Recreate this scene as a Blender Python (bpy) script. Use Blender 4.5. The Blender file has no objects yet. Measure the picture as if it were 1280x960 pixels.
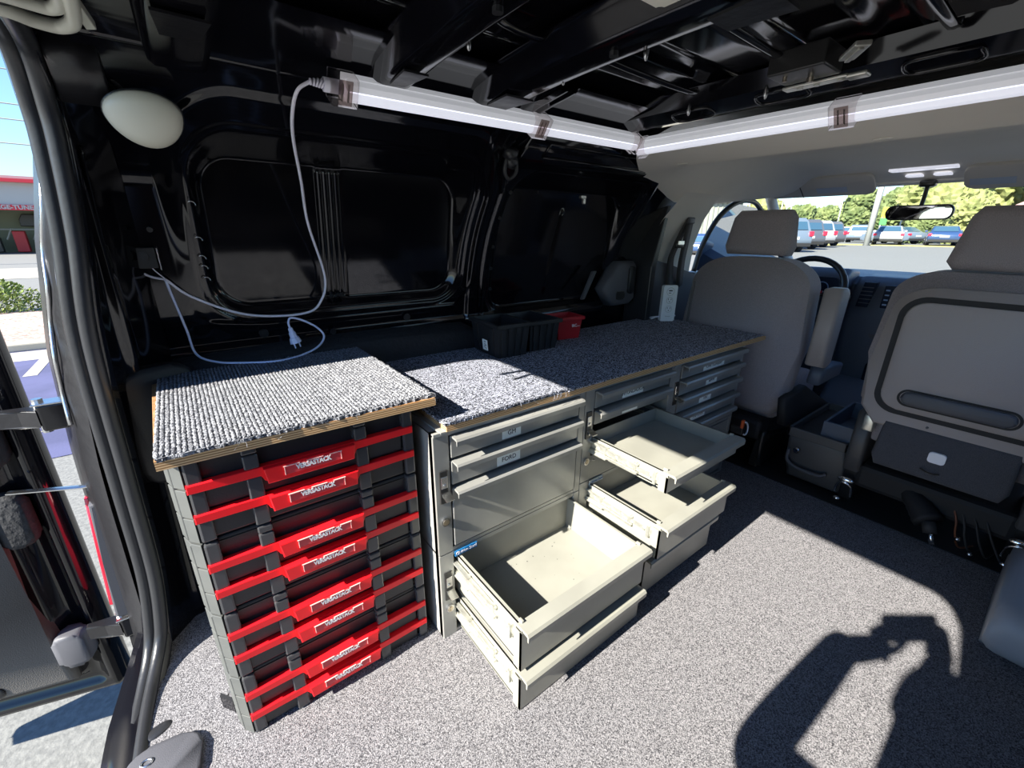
import bpy, bmesh, math, random
from math import sin, cos, pi, radians as R_
from mathutils import Vector, Matrix
random.seed(7)
SC = bpy.context.scene
COL = SC.collection

# ------------------------------------------------------------------ camera
CAMZ = 1.05
YAW, PIT, ROL, FPX = 0.914882154, 0.341236460, 0.00971194458, 532.53
cam = bpy.data.objects.new('camera', bpy.data.cameras.new('camera'))
COL.objects.link(cam)
_f = Vector((cos(YAW)*cos(PIT), sin(YAW)*cos(PIT), -sin(PIT)))
_r = Vector((sin(YAW), -cos(YAW), 0)); _u = _r.cross(_f)
_r2 = _r*cos(ROL)+_u*sin(ROL); _u2 = _r2.cross(_f)
_m = Matrix((_r2, _u2, -_f)).transposed().to_4x4(); _m.translation = Vector((0, 0, CAMZ))
cam.matrix_world = _m
cam.data.sensor_fit = 'HORIZONTAL'; cam.data.sensor_width = 36
cam.data.lens = FPX/1280*36
cam.data.clip_start = 0.01; cam.data.clip_end = 600
SC.camera = cam

# ------------------------------------------------------------------ world, sun, exposure
SUN_DIR = Vector((1.38, 0.085, -1.0)).normalized()      # direction the light travels
w = bpy.data.worlds.new('sky'); SC.world = w; w.use_nodes = True
nt = w.node_tree; nt.nodes.clear()
sk = nt.nodes.new('ShaderNodeTexSky'); sk.sky_type = 'NISHITA'; sk.sun_disc = False
sk.sun_elevation = math.asin(-SUN_DIR.z)
sk.sun_rotation = math.atan2(-SUN_DIR.x, -SUN_DIR.y)
sk.air_density = 1.3; sk.dust_density = 0.15; sk.ozone_density = 2.5
bg = nt.nodes.new('ShaderNodeBackground'); bg.inputs['Strength'].default_value = 0.175
wo = nt.nodes.new('ShaderNodeOutputWorld')
tn = nt.nodes.new('ShaderNodeMix'); tn.data_type = 'RGBA'; tn.blend_type = 'MULTIPLY'; tn.inputs[0].default_value = 1; tn.inputs[7].default_value = (.72, .92, 1.22, 1)
nt.links.new(sk.outputs[0], tn.inputs[6]); nt.links.new(tn.outputs[2], bg.inputs[0]); nt.links.new(bg.outputs[0], wo.inputs[0])
sun = bpy.data.objects.new('sun', bpy.data.lights.new('sun', 'SUN')); COL.objects.link(sun)
sun.data.energy = 14.0; sun.data.angle = R_(0.6); sun.data.color = (1.0, 0.94, 0.83)
sun.rotation_euler = SUN_DIR.to_track_quat('-Z', 'Y').to_euler()
SC.view_settings.view_transform = 'Standard'; SC.view_settings.look = 'None'
SC.view_settings.gamma = 1; SC.view_settings.exposure = 0.45
SC.view_settings.use_curve_mapping = False

# ------------------------------------------------------------------ materials
M = {}
def mat(name, col, rough=.5, metal=0, spec=.5, coat=0, emis=None, trans=0, col2=None, nscale=60, ntype='noise',
        lo=.4, hi=.6, bump=0, bscale=200, sheen=0, stretch=None, alpha=1):
    m = bpy.data.materials.new(name); m.use_nodes = True
    t = m.node_tree; b = t.nodes['Principled BSDF']
    def put(k, v):
        if k in b.inputs: b.inputs[k].default_value = v
    put('Base Color', (*col, 1)); put('Roughness', rough); put('Metallic', metal)
    put('Specular IOR Level', spec); put('Coat Weight', coat); put('Coat Roughness', .05)
    put('Transmission Weight', trans); put('Sheen Weight', sheen); put('Alpha', alpha)
    if emis: put('Emission Color', (*emis[0], 1)); put('Emission Strength', emis[1])
    tc = t.nodes.new('ShaderNodeTexCoord'); mp = t.nodes.new('ShaderNodeMapping')
    t.links.new(tc.outputs['Object'], mp.inputs[0])
    if stretch: mp.inputs['Scale'].default_value = stretch
    if col2 is not None:
        if ntype == 'speck':
            n = t.nodes.new('ShaderNodeTexVoronoi'); n.inputs['Scale'].default_value = nscale
            s = t.nodes.new('ShaderNodeSeparateColor'); t.links.new(n.outputs['Color'], s.inputs[0]); out = s.outputs[0]
        elif ntype == 'wave':
            n = t.nodes.new('ShaderNodeTexWave'); n.bands_direction = 'Z'; n.inputs['Scale'].default_value = nscale
            n.inputs['Distortion'].default_value = .6; out = n.outputs[1]
        else:
            n = t.nodes.new('ShaderNodeTexNoise'); n.inputs['Scale'].default_value = nscale
            n.inputs['Detail'].default_value = 4; out = n.outputs[0]
        t.links.new(mp.outputs[0], n.inputs['Vector'])
        r = t.nodes.new('ShaderNodeValToRGB')
        r.color_ramp.elements[0].position = lo; r.color_ramp.elements[1].position = hi
        r.color_ramp.elements[0].color = (*col, 1); r.color_ramp.elements[1].color = (*col2, 1)
        t.links.new(out, r.inputs[0]); t.links.new(r.outputs[0], b.inputs['Base Color'])
    if bump:
        n = t.nodes.new('ShaderNodeTexNoise'); n.inputs['Scale'].default_value = bscale; n.inputs['Detail'].default_value = 3
        t.links.new(mp.outputs[0], n.inputs['Vector'])
        bp = t.nodes.new('ShaderNodeBump'); bp.inputs['Strength'].default_value = bump; bp.inputs['Distance'].default_value = .01
        t.links.new(n.outputs[0], bp.inputs['Height']); t.links.new(bp.outputs[0], b.inputs['Normal'])
    M[name] = m; return m
def glass(name, tint=(1, 1, 1), refl=1.0):
    m = bpy.data.materials.new(name); m.use_nodes = True; t = m.node_tree; t.nodes.clear()
    o = t.nodes.new('ShaderNodeOutputMaterial'); mx = t.nodes.new('ShaderNodeMixShader')
    tr = t.nodes.new('ShaderNodeBsdfTransparent'); tr.inputs[0].default_value = (*tint, 1)
    g = t.nodes.new('ShaderNodeBsdfGlossy'); g.inputs['Roughness'].default_value = .01
    fr = t.nodes.new('ShaderNodeFresnel'); fr.inputs[0].default_value = 1.35
    t.links.new(fr.outputs[0], mx.inputs[0]); t.links.new(tr.outputs[0], mx.inputs[1]); t.links.new(g.outputs[0], mx.inputs[2])
    t.links.new(mx.outputs[0], o.inputs[0]); M[name] = m
mat('black_paint', (.004, .004, .006), .09, spec=.6, bump=.035, bscale=6)
mat('black_paint_rough', (.010, .010, .012), .34, bump=.15, bscale=30)
mat('black_plastic', (.016, .017, .02), .42, bump=.1, bscale=300)
mat('case_plastic', (.022, .023, .026), .38, bump=.08, bscale=400)
mat('grey_plastic', (.08, .082, .095), .5, bump=.15, bscale=500)
mat('dash_plastic', (.07, .09, .13), .45, bump=.15, bscale=500)
mat('dark_trim', (.03, .03, .033), .6, bump=.2, bscale=300)
mat('rubber', (.02, .021, .024), .33, bump=.06, bscale=60)
mat('red_plastic', (.92, .008, .014), .35, col2=(.86, .01, .018), nscale=9)
mat('label_red', (.62, .05, .06), .25)
mat('white_print', (.85, .82, .82), .5)
mat('bin_red', (.45, .012, .02), .4)
mat('metal_beige', (.245, .245, .215), .35, spec=.5, col2=(.285, .285, .25), nscale=5, bump=.03, bscale=20)
mat('metal_grey', (.26, .262, .25), .28, metal=.2, spec=.7, col2=(.31, .312, .295), nscale=6, bump=.04, bscale=12)
mat('metal_side', (.27, .275, .265), .4, col2=(.31, .315, .30), nscale=6)
mat('steel', (.62, .62, .62), .25, metal=1)
mat('galvanised', (.62, .62, .56), .32, metal=.75, col2=(.75, .75, .68), nscale=60)
mat('chrome', (.8, .8, .8), .08, metal=1)
mat('lock_black', (.02, .02, .02), .3)
mat('sticker', (.86, .90, .86), .5)
mat('ink', (.02, .025, .03), .5)
mat('blue_label', (.02, .22, .55), .4)
mat('carpet_light', (.004, .006, .014), .95, col2=(.55, .58, .70), nscale=360, ntype='speck', lo=.25, hi=.98, bump=.7, bscale=420)
mat('carpet_loop', (.03, .033, .045), .95, col2=(.32, .33, .36), nscale=330, ntype='speck', lo=.1, hi=.85, bump=.8, bscale=300)
mat('floor_spray', (.018, .018, .024), .9, col2=(.27, .265, .28), nscale=520, ntype='speck', lo=.0, hi=.95, bump=.4, bscale=350)
mat('ply_edge', (.24, .12, .045), .7, col2=(.62, .42, .22), nscale=70, ntype='wave', lo=.3, hi=.7)
mat('ply_face', (.50, .33, .17), .7)
mat('led_white', (.86, .86, .90), .3)
mat('led_body', (.80, .80, .84), .3, emis=((.80, .82, .88), .26))
mat('sign_yellow', (.6, .5, .03), .5)
mat('sign_green', (.05, .3, .06), .5)
mat('white_plastic', (.75, .78, .80), .4)
mat('led_lens', (.82, .84, .92), .25, spec=.6, emis=((.86, .88, 1.0), .46))
glass('clear_plastic', (.80, .76, .75))
glass('clear_tint', (.62, .56, .54))
glass('glass_clear', (.93, .97, .96))
mat('cable_white', (.78, .76, .86), .45)
mat('cable_bluelit', (.62, .68, .92), .45)  # white cord with the bluish light put into its colour
mat('brass', (.55, .48, .38), .3, metal=1)
mat('dome_lens', (.62, .60, .50), .35, spec=.5)
mat('dome_lens_white', (.85, .85, .75), .4)
mat('headliner', (.84, .80, .72), .95, col2=(.87, .83, .75), nscale=3, bump=.15, bscale=900)
mat('pillar_trim', (.78, .75, .69), .8, bump=.1, bscale=900)
mat('visor', (.62, .59, .54), .85)
mat('visor_label', (.45, .52, .62), .7)
mat('seat_cloth', (.22, .20, .215), .95, col2=(.36, .32, .335), nscale=700, sheen=.15, bump=.3, bscale=900)
mat('seat_back_plastic', (.34, .30, .29), .55, bump=.15, bscale=500)
mat('console_plastic', (.07, .068, .07), .45, bump=.1, bscale=500)
mat('step_plastic', (.30, .32, .36), .5)
mat('seat_dark', (.012, .012, .014), .7)
mat('flap_carpet', (.045, .045, .055), .95, col2=(.09, .09, .10), nscale=800, bump=.3, bscale=900)
mat('belt', (.03, .028, .028), .7)
mat('belt_grey', (.13, .12, .12), .7)
mat('asphalt', (.14, .143, .138), .9, col2=(.185, .188, .18), nscale=40, bump=.3, bscale=60)
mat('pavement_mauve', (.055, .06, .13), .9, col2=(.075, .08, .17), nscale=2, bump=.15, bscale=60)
mat('concrete', (.33, .31, .26), .9, col2=(.38, .36, .31), nscale=2)
mat('gravel', (.24, .17, .14), .95, col2=(.5, .38, .32), nscale=25, ntype='speck', lo=.1, hi=.9, bump=.6, bscale=30)
mat('dry_grass', (.26, .24, .08), .95, col2=(.34, .30, .13), nscale=4)
mat('leaf_a', (.13, .19, .03), .7, col2=(.22, .27, .05), nscale=3)
mat('leaf_b', (.07, .10, .03), .75, col2=(.15, .18, .06), nscale=.8, bump=.6, bscale=4)
mat('leaf_c', (.14, .16, .05), .75, col2=(.24, .25, .09), nscale=1.2, bump=.6, bscale=4)
mat('bark', (.12, .09, .06), .9)
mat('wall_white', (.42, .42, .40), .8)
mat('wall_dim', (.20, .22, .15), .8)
mat('band_red', (.62, .03, .05), .5)
mat('roof_red', (.48, .28, .24), .8, col2=(.56, .34, .29), nscale=8)
mat('roof_trim', (.6, .55, .50), .7)
mat('fence_white', (.28, .29, .25), .7)
mat('fence_gap', (.22, .24, .20), .8)
mat('car_white', (.27, .28, .30), .25, coat=.6)
mat('car_silver', (.14, .18, .23), .25, metal=.1, coat=.6)
mat('car_blue', (.025, .055, .14), .22, coat=.8)
mat('car_grey', (.08, .09, .11), .25, coat=.6)
mat('car_glass', (.04, .09, .14), .06, spec=.9)
mat('tail_red', (.65, .02, .05), .25)
mat('tyre', (.015, .015, .015), .8)
mat('pole_grey', (.35, .36, .34), .6)
mat('pole_white', (.65, .65, .62), .5)
mat('skin', (.45, .26, .18), .5)
mat('shirt', (.05, .07, .13), .85)
mat('trousers', (.04, .04, .05), .85)
mat('hair', (.03, .02, .015), .7)
mat('phone_black', (.01, .01, .01), .15)
mat('door_trim_grey', (.11, .105, .10), .6, bump=.2, bscale=300)
mat('brown_wire', (.16, .05, .02), .5)
mat('orange', (.65, .10, .02), .4)
mat('screen', (.01, .015, .03), .15)
mat('gauge', (.25, .35, .55), .3)
mat('foam_black', (.014, .015, .018), .8, bump=.6, bscale=60)
mat('mirror_glass', (.75, .75, .75), .02, metal=1)
mat('seal_cream', (.58, .58, .50), .3)

# ------------------------------------------------------------------ helpers
def mk(name, bm, m, parent=None, smooth=False, loc=None):
    me = bpy.data.meshes.new(name); bm.to_mesh(me); bm.free()
    if smooth:
        for p in me.polygons: p.use_smooth = True
    o = bpy.data.objects.new(name, me); COL.objects.link(o)
    for mm in (m if isinstance(m, (list, tuple)) else [m]): me.materials.append(M[mm])
    if parent: o.parent = parent
    if loc: o.location = loc
    return o
def thing(name, label, cat, loc=(0, 0, 0), rz=0, group=None):
    o = bpy.data.objects.new(name, None); COL.objects.link(o); o.empty_display_size = .05
    o.location = loc; o.rotation_euler = (0, 0, rz); o['label'] = label; o['category'] = cat
    if group: o['group'] = group
    return o
def tag(o, label, cat, group=None):
    o['label'] = label; o['category'] = cat
    if group: o['group'] = group
    return o
def struct(o): o['kind'] = 'structure'; return o
def copy_tree(o, parent=None):
    c = o.copy(); COL.objects.link(c); c.parent = parent
    for ch in list(o.children): copy_tree(ch, c)
    return c
def B(): return bmesh.new()
def box(bm, a, b, bev=0, seg=2, mi=0):
    x0, x1 = sorted((a[0], b[0])); y0, y1 = sorted((a[1], b[1])); z0, z1 = sorted((a[2], b[2]))
    vs = [bm.verts.new(p) for p in ((x0,y0,z0),(x1,y0,z0),(x1,y1,z0),(x0,y1,z0),(x0,y0,z1),(x1,y0,z1),(x1,y1,z1),(x0,y1,z1))]
    fs = [bm.faces.new([vs[i] for i in q]) for q in ((0,3,2,1),(4,5,6,7),(0,1,5,4),(1,2,6,5),(2,3,7,6),(3,0,4,7))]
    for f in fs: f.material_index = mi
    if bev:
        es = list({e for f in fs for e in f.edges})
        bmesh.ops.bevel(bm, geom=es, offset=bev, segments=seg, profile=.5, affect='EDGES', clamp_overlap=True)
    return vs
def prism(bm, pts, ax, a, b, bev=0, seg=2):
    """polygon pts (2D) in the plane normal to axis ax, extruded from a to b"""
    def P(p, h):
        return {0: (h, p[0], p[1]), 1: (p[0], h, p[1]), 2: (p[0], p[1], h)}[ax]
    v0 = [bm.verts.new(P(p, a)) for p in pts]; v1 = [bm.verts.new(P(p, b)) for p in pts]
    n = len(pts); f0 = bm.faces.new(v0); f1 = bm.faces.new(v1[::-1]); fs = [f0, f1]
    for i in range(n): fs.append(bm.faces.new([v0[i], v1[i], v1[(i+1) % n], v0[(i+1) % n]][::-1]))
    if bev:
        es = list(set(f0.edges) | set(f1.edges))
        bmesh.ops.bevel(bm, geom=es, offset=bev, segments=seg, profile=.5, affect='EDGES', clamp_overlap=True)
    bmesh.ops.recalc_face_normals(bm, faces=[f for f in bm.faces])
    return v0+v1
def spline(pts, n=8):
    P = [Vector(p) for p in pts]; P = [P[0]*2-P[1]] + P + [P[-1]*2-P[-2]]; out = []
    for i in range(1, len(P)-2):
        for k in range(n):
            t = k/n; a, b, c, d = P[i-1], P[i], P[i+1], P[i+2]
            out.append(.5*((2*b)+(c-a)*t+(2*a-5*b+4*c-d)*t*t+(3*b-a-3*c+d)*t**3))
    out.append(P[-2].copy()); return out
def tube(bm, pts, r, seg=8, closed=False, sx=1, sy=1, up=None):
    P = [Vector(p) for p in pts]; n = len(P); rings = []; prev = None
    for i, p in enumerate(P):
        if closed: t = P[(i+1) % n]-P[i-1]
        else: t = P[min(i+1, n-1)]-P[max(i-1, 0)]
        t.normalize()
        if prev is None:
            a = Vector(up) if up else (Vector((0, 0, 1)) if abs(t.z) < .9 else Vector((1, 0, 0)))
        else: a = prev
        a = (a-t*a.dot(t)).normalized(); prev = a; b = t.cross(a)
        rr = r[i] if isinstance(r, (list, tuple)) else r
        rings.append([bm.verts.new(p+a*cos(2*pi*k/seg)*rr*sx+b*sin(2*pi*k/seg)*rr*sy) for k in range(seg)])
    m = n if closed else n-1
    for i in range(m):
        A, Bq = rings[i], rings[(i+1) % n]
        for k in range(seg): bm.faces.new([A[k], A[(k+1) % seg], Bq[(k+1) % seg], Bq[k]])
    if not closed: bm.faces.new(rings[0][::-1]); bm.faces.new(rings[-1])
    bmesh.ops.recalc_face_normals(bm, faces=bm.faces[:])
def bar(bm, a, b, r, seg=10): tube(bm, [a, b], r, seg)
def rrect(x0, y0, x1, y1, r, n=5):
    out = []
    for cx, cy, a0 in ((x1-r, y0+r, -90), (x1-r, y1-r, 0), (x0+r, y1-r, 90), (x0+r, y0+r, 180)):
        for k in range(n+1):
            a = R_(a0+90*k/n); out.append((cx+r*cos(a), cy+r*sin(a)))
    return out
def ball(bm, c, rx, ry=None, rz=None, seg=16):
    ry = ry or rx; rz = rz or rx
    bmesh.ops.create_uvsphere(bm, u_segments=seg, v_segments=max(6, seg//2), radius=1,
                              matrix=Matrix.Translation(c) @ Matrix.Diagonal((rx, ry, rz, 1)))
def ico(bm, c, r, sub=2, jit=.2, sc=(1, 1, 1)):
    q = bmesh.ops.create_icosphere(bm, subdivisions=sub, radius=1)
    for v in q['verts']:
        k = r*(1+random.uniform(-jit, jit)); v.co = Vector((v.co.x*k*sc[0], v.co.y*k*sc[1], v.co.z*k*sc[2]))+Vector(c)
def grid(bm, f, nu, nv):
    V = [[bm.verts.new(f(i/nu, j/nv)) for j in range(nv+1)] for i in range(nu+1)]
    for i in range(nu):
        for j in range(nv): bm.faces.new([V[i][j], V[i+1][j], V[i+1][j+1], V[i][j+1]])
    return V
def xf(bm, mtx, verts=None):
    bmesh.ops.transform(bm, matrix=mtx, verts=verts or bm.verts[:])
def frame(o, x, y, z, s=1):      # matrix from axes and origin
    m = Matrix((Vector(x)*s, Vector(y)*s, Vector(z)*s)).transposed().to_4x4(); m.translation = Vector(o); return m
def text(name, s, size, mtx, m, parent, ext=.0004, align='CENTER', shear=0, squash=1, bold=.0):
    cu = bpy.data.curves.new(name, 'FONT'); cu.body = s; cu.size = size; cu.extrude = ext; cu.align_x = align; cu.align_y = 'CENTER'
    cu.shear = shear; cu.offset = bold; cu.resolution_u = 3
    t = bpy.data.objects.new(name, cu); COL.objects.link(t)
    me = bpy.data.meshes.new_from_object(t); bpy.data.objects.remove(t)
    me.transform(mtx @ Matrix.Diagonal((squash, 1, 1, 1))); me.materials.clear(); me.materials.append(M[m])
    o = bpy.data.objects.new(name, me); COL.objects.link(o); o.parent = parent; return o
def sm(a, b, x):
    t = min(1, max(0, (x-a)/(b-a))); return t*t*(3-2*t)
def sdrr(x, z, cx, cz, hx, hz, r):
    qx, qz = abs(x-cx)-hx+r, abs(z-cz)-hz+r
    return min(max(qx, qz), 0)+math.hypot(max(qx, 0), max(qz, 0))-r
def interp(t, P):
    if t <= P[0][0]: return P[0][1]
    for (a, b), (c, d) in zip(P, P[1:]):
        if t <= c: return b+(d-b)*(t-a)/(c-a)
    return P[-1][1]

# ================================================================== VAN SHELL
YC = .49                                                   # centre line of the van
WP = [(0,1.44),(.65,1.44),(.85,1.42),(1.0,1.38),(1.12,1.32),(1.22,1.24),(1.30,1.12),(1.35,1.0),(1.375,.85)]
_wp = spline([(0, y, z) for z, y in WP], 10)
def wallpt(s):                                             # s 0..1 along the curved side
    k = s*(len(_wp)-1); i = min(int(k), len(_wp)-2); t = k-i
    p = _wp[i].lerp(_wp[i+1], t); d = (_wp[i+1]-_wp[i]).normalized()
    return p, Vector((0, d.z, -d.y))                        # point, outward normal
def wall_y(z): return interp(z, WP)

# floor of the load bay and cab
b = B()
prism(b, [(-.19, 1.44), (-.215, 1.25), (-.245, 1.05), (-.262, .8), (-.268, .58), (-.262, .3), (-.245, .1), (-.21, -.45), (3.7, -.45), (3.7, 1.44)][::-1], 2, -.03, 0)
fl = struct(mk('floor', b, 'floor_spray'))
b = B(); box(b, (1.97, -.27, .0005), (3.6, 1.43, .004)); mk('cab_mat', b, 'seat_dark', fl)
b = B()                                                    # rear sill with painted edge
def sillx(y): return interp(y, [(-.46,-.27),(.1,-.325),(.58,-.35),(1.05,-.325),(1.25,-.295),(1.44,-.27)])
grid(b, lambda u, v: (sillx(-.46+1.90*u)-.0+[.095,.05,.0,-.004,.0][int(v*4)], -.46+1.90*u, [-.002,-.004,-.012,-.05,-.2][int(v*4)]), 40, 4)
mk('rear_sill', b, 'black_paint', fl, True)
b = B(); grid(b, lambda u, v: (sillx(-.46+1.93*u)-[.0,.06,.075,.07][int(v*3)], -.46+1.93*u, [-.16,-.17,-.2,-.50][int(v*3)]), 30, 3); mk('rear_bumper', b, 'black_plastic', fl, True)

# left wall with pressed window recesses
def wall_disp(x, z):
    d = 0.; e = 0.
    r1 = sdrr(x, z, .443, 1.035, .392, .222, .11)
    d -= .006*(sm(.055, .045, r1)-sm(.012, .004, r1))
    r2 = sdrr(x, z, 1.33, .985, .365, .262, .10)
    d -= .006*(sm(.05, .04, r2)-sm(.012, .002, r2))
    # B/C pillar between the panels
    px = .905+.10*sm(1.02, .8, z)*0-.10*sm(1.15, 1.34, z)
    q = abs(x-px)
    d -= .014*sm(.042, .030, q)
    d += .006*sm(.008, .0, abs(x-px-.012))
    # ribs pressed in the middle of the rear panel
    if .85 < z < 1.215:
        for rx in (.371, .387, .403, .419):
            e -= .008*sm(.0065, .001, abs(x-rx))*sm(.85, .862, z)*sm(1.215, 1.203, z)
        e += .004*sm(.036, .032, abs(x-.395))
    # flat step near floor and a bead above it
    d -= .010*sm(.745, .735, z)
    d -= .005*sm(.012, .002, abs(z-.79-.02*sm(.2, 0, x)))*sm(.0, .05, x)*sm(.86, .8, x)
    # diagonal crease in the front panel
    e -= .010*sm(.012, .001, abs(x-(1.31+.10*(z-.95))))*sm(.78, .82, z)*sm(1.15, 1.12, z)*sm(0, -.05, r2)
    return d, e, r1, r2
b = B(); NX, NS = 390, 230; X0, X1 = -.06, 1.97
V = []
for i in range(NX+1):
    x = X0+(X1-X0)*i/NX; row = []
    for j in range(NS+1):
        p, n = wallpt(.10+.90*j/NS); d, e, r1, r2 = wall_disp(x, p.z)
        q = Vector((x, p.y+n.y*d, p.z+n.z*d))
        t3 = sm(.07, .0, x)*sm(.76, .84, q.z)*sm(1.26, 1.14, q.z)*.9; q.y = q.y*(1-t3)+(1.405-.12*(q.z-.85))*t3
        t1 = sm(-.002, -.040, r1); q.y = q.y*(1-t1)+(1.452-.20*(p.z-.83))*t1; q.y += e*t1
        t2 = sm(-.002, -.040, r2); q.y = q.y*(1-t2)+(1.478-.20*(p.z-.72))*t2; q.y += e*t2
        if x > 1.30: q.z = min(q.z, 1.295); q.y = max(q.y, 1.13)
        row.append(b.verts.new(q))
    V.append(row)
for i in range(NX):
    for j in range(NS): b.faces.new([V[i][j], V[i][j+1], V[i+1][j+1], V[i+1][j]])
wl = struct(mk('wall_left', b, 'black_paint', smooth=True))
b = B(); prism(b, [(1.47, -.03), (1.53, -.03), (1.53, .9), (1.47, .9)], 0, -.2, 1.97); mk('outer_panel', b, 'black_paint_rough', wl)
# small pressed / glued details on the left wall (clips, plugs, sealer beads)
def on_wall(x, z, off=-.004): return Vector((x, (1.405-.12*(z-.85) if x < .04 and .8 < z < 1.2 else wall_y(z))+off, z))
for x, z, r in ((.17, .765, .013), (.62, .765, .012), (.365, .745, .009), (-.03, 1.05, .006), (-.01, 1.17, .006), (.03, 1.10, .005), (.955, 1.1, .006), (.96, 1.0, .006), (.965, .92, .006), (.975, .84, .006), (.96, 1.18, .006)):
    b = B(); p = on_wall(x, z); n = Vector((0, -1, -.25)).normalized(); bar(b, p, p+n*.006, r, 12); mk('plug', b, 'rubber', wl)
b = B()
for z0 in (1.11, 1.03, .985, .96, .93):
    p = on_wall(.056, z0, -.002); tube(b, spline([p+Vector((-.004, 0, .0)), p+Vector((.003, -.003, .003)), p+Vector((.010, 0, .0)), p+Vector((.012, -.001, -.006))], 4), .0012, 6)
mk('sealer_bead', b, 'steel', wl, True)
b = B()
for k in range(10):
    x = .37+.06*random.random(); p = Vector((x, 1.435, .853+.006*random.random())); tube(b, [p, p+Vector((.004, -.006, .006))], .004, 5)
mk('foam_bead', b, 'foam_black', wl)
# upper rail box over the sliding door
b = B()
prism(b, [(1.19, 1.245), (1.145, 1.262), (1.075, 1.318), (1.09, 1.35), (1.22, 1.35), (1.26, 1.25)], 0, .90, 1.53, .008)
rb = mk('rail_box', b, 'black_paint', wl, True)
b = B()
f0 = Vector((0, 1.145, 1.262)); f1 = Vector((0, 1.075, 1.318)); n = Vector((0, -.56, -.70))*.006
for a, c in ((.98, 1.50),):
    q = [f0.lerp(f1, .22), f0.lerp(f1, .78)]
    for s in (0, 1):
        tube(b, [q[s]+n*.5+Vector((a, 0, 0)), q[s]+n*.5+Vector((c, 0, 0))], .004, 6)
    tube(b, [q[0]+n*.5+Vector((a, 0, 0)), q[1]+n*.5+Vector((a, 0, 0))], .004, 6)
mk('rail_groove', b, 'black_paint', rb, True)
# door latch hook and loop by the pillar
b = B(); bar(b, (.862, 1.13, 1.285), (.862, 1.145, 1.262), .022, 14); bar(b, (.868, 1.135, 1.262), (.868, 1.15, 1.24), .018, 12)
tube(b, spline([(.85, 1.14, 1.262), (.845, 1.145, 1.225), (.865, 1.15, 1.205), (.888, 1.145, 1.225), (.885, 1.14, 1.262)], 5), .006, 8)
mk('grab_loop', b, 'rubber', wl, True)
b = B(); box(b, (1.285, 1.245, 1.175), (1.312, 1.262, 1.188), .003); box(b, (1.293, 1.24, 1.155), (1.304, 1.255, 1.178), .003); mk('catch_bracket', b, 'steel', wl)

# black plastic inner trim at the base of the left wall (wheel arch liner)
b = B()
def arch(u, v):
    x = -.13+1.05*u; t = v*pi
    topz = .705+.018*sin(pi*u) - .06*sm(.93, 1, u) - .10*sm(.06, 0, u)
    y = 1.345-.0+.0*cos(t); k = v
    pts = [(1.325, .0), (1.325, topz-.05), (1.338, topz-.008), (1.37, topz+.006), (1.43, topz+.012)]
    kk = k*4; i = min(int(kk), 3); f = kk-i
    return (x, pts[i][0]+(pts[i+1][0]-pts[i][0])*f, pts[i][1]+(pts[i+1][1]-pts[i][1])*f)
grid(b, arch, 40, 12)
bmesh.ops.contextual_create(b, geom=[e for e in b.edges if e.is_boundary and all(abs(v.co.x+.13) < 1e-4 for v in e.verts)])
mk('wheel_arch_liner', b, 'foam_black', wl, True)
b = B(); prism(b, rrect(.0, .0, .16, .30, .05), 1, -.02, .02, .012)
xf(b, frame((-.165, 1.275, .44), (.93, .36, 0), (-.36, .93, 0), (0, 0, 1))); mk('corner_liner', b, 'black_plastic', wl, True)

# D pillar: swept rear opening edge with rubber seal ---------------------
DP = [(-.305, .49, -.004), (-.302, .70, -.004), (-.292, .90, -.004), (-.282, 1.03, .0), (-.268, 1.12, .012), (-.250, 1.178, .045), (-.236, 1.198, .10), (-.218, 1.20, .25), (-.208, 1.195, .50), (-.193, 1.18, .83),
      (-.165, 1.165, 1.03), (-.150, 1.155, 1.18), (-.146, 1.145, 1.245), (-.142, 1.11, 1.30), (-.14, 1.05, 1.322), (-.138, .90, 1.328), (-.135, .70, 1.33), (-.135, .49, 1.33)]
path = spline(DP, 8)
def sweep(bm, path, prof, rows=None):
    """prof: list of (outward, rearward) offsets, outward = away from the middle of the opening"""
    V = []
    for i, p in enumerate(path):
        t = path[min(i+1, len(path)-1)]-path[max(i-1, 0)]; t.x = 0; t.normalize()
        n = Vector((0, t.z, -t.y))
        if n.y*(p.y-.5)+n.z*(p.z-.65) < 0: n = -n
        V.append([bm.verts.new(p+n*a+Vector((-c, 0, 0))) for a, c in prof])
    for i in range(len(V)-1):
        for j in range(len(prof)-1): bm.faces.new([V[i][j], V[i+1][j], V[i+1][j+1], V[i][j+1]])
    bmesh.ops.recalc_face_normals(bm, faces=bm.faces[:])
    return V
def mirror_y(bm):
    q = bmesh.ops.duplicate(bm, geom=bm.verts[:]+bm.edges[:]+bm.faces[:])
    vs = [v for v in q['geom'] if isinstance(v, bmesh.types.BMVert)]
    for v in vs: v.co.y = 2*YC-v.co.y
    bmesh.ops.recalc_face_normals(bm, faces=bm.faces[:])
# seal of two round beads
b = B(); sweep(b, path, [(.002+.013*cos(a), -.028+.014*sin(a)) for a in [R_(k*30) for k in range(13)]])
sweep(b, path, [(.016+.012*cos(a), -.006+.014*sin(a)) for a in [R_(k*30) for k in range(13)]])
mirror_y(b); seal = mk('trim_1', b, 'rubber', smooth=True); struct(seal)
# flange between seal and inner wall, then outer gutter
b = B(); sweep(b, path, [(.004, -.030), (.012, -.05), (.03, -.05), (.032, -.03), (.035, -.01), (.05, .004), (.08, .010), (.10, .016), (.12, .022)])
mirror_y(b); dp = mk('wall_rear', b, 'black_paint', smooth=True); struct(dp)
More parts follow.
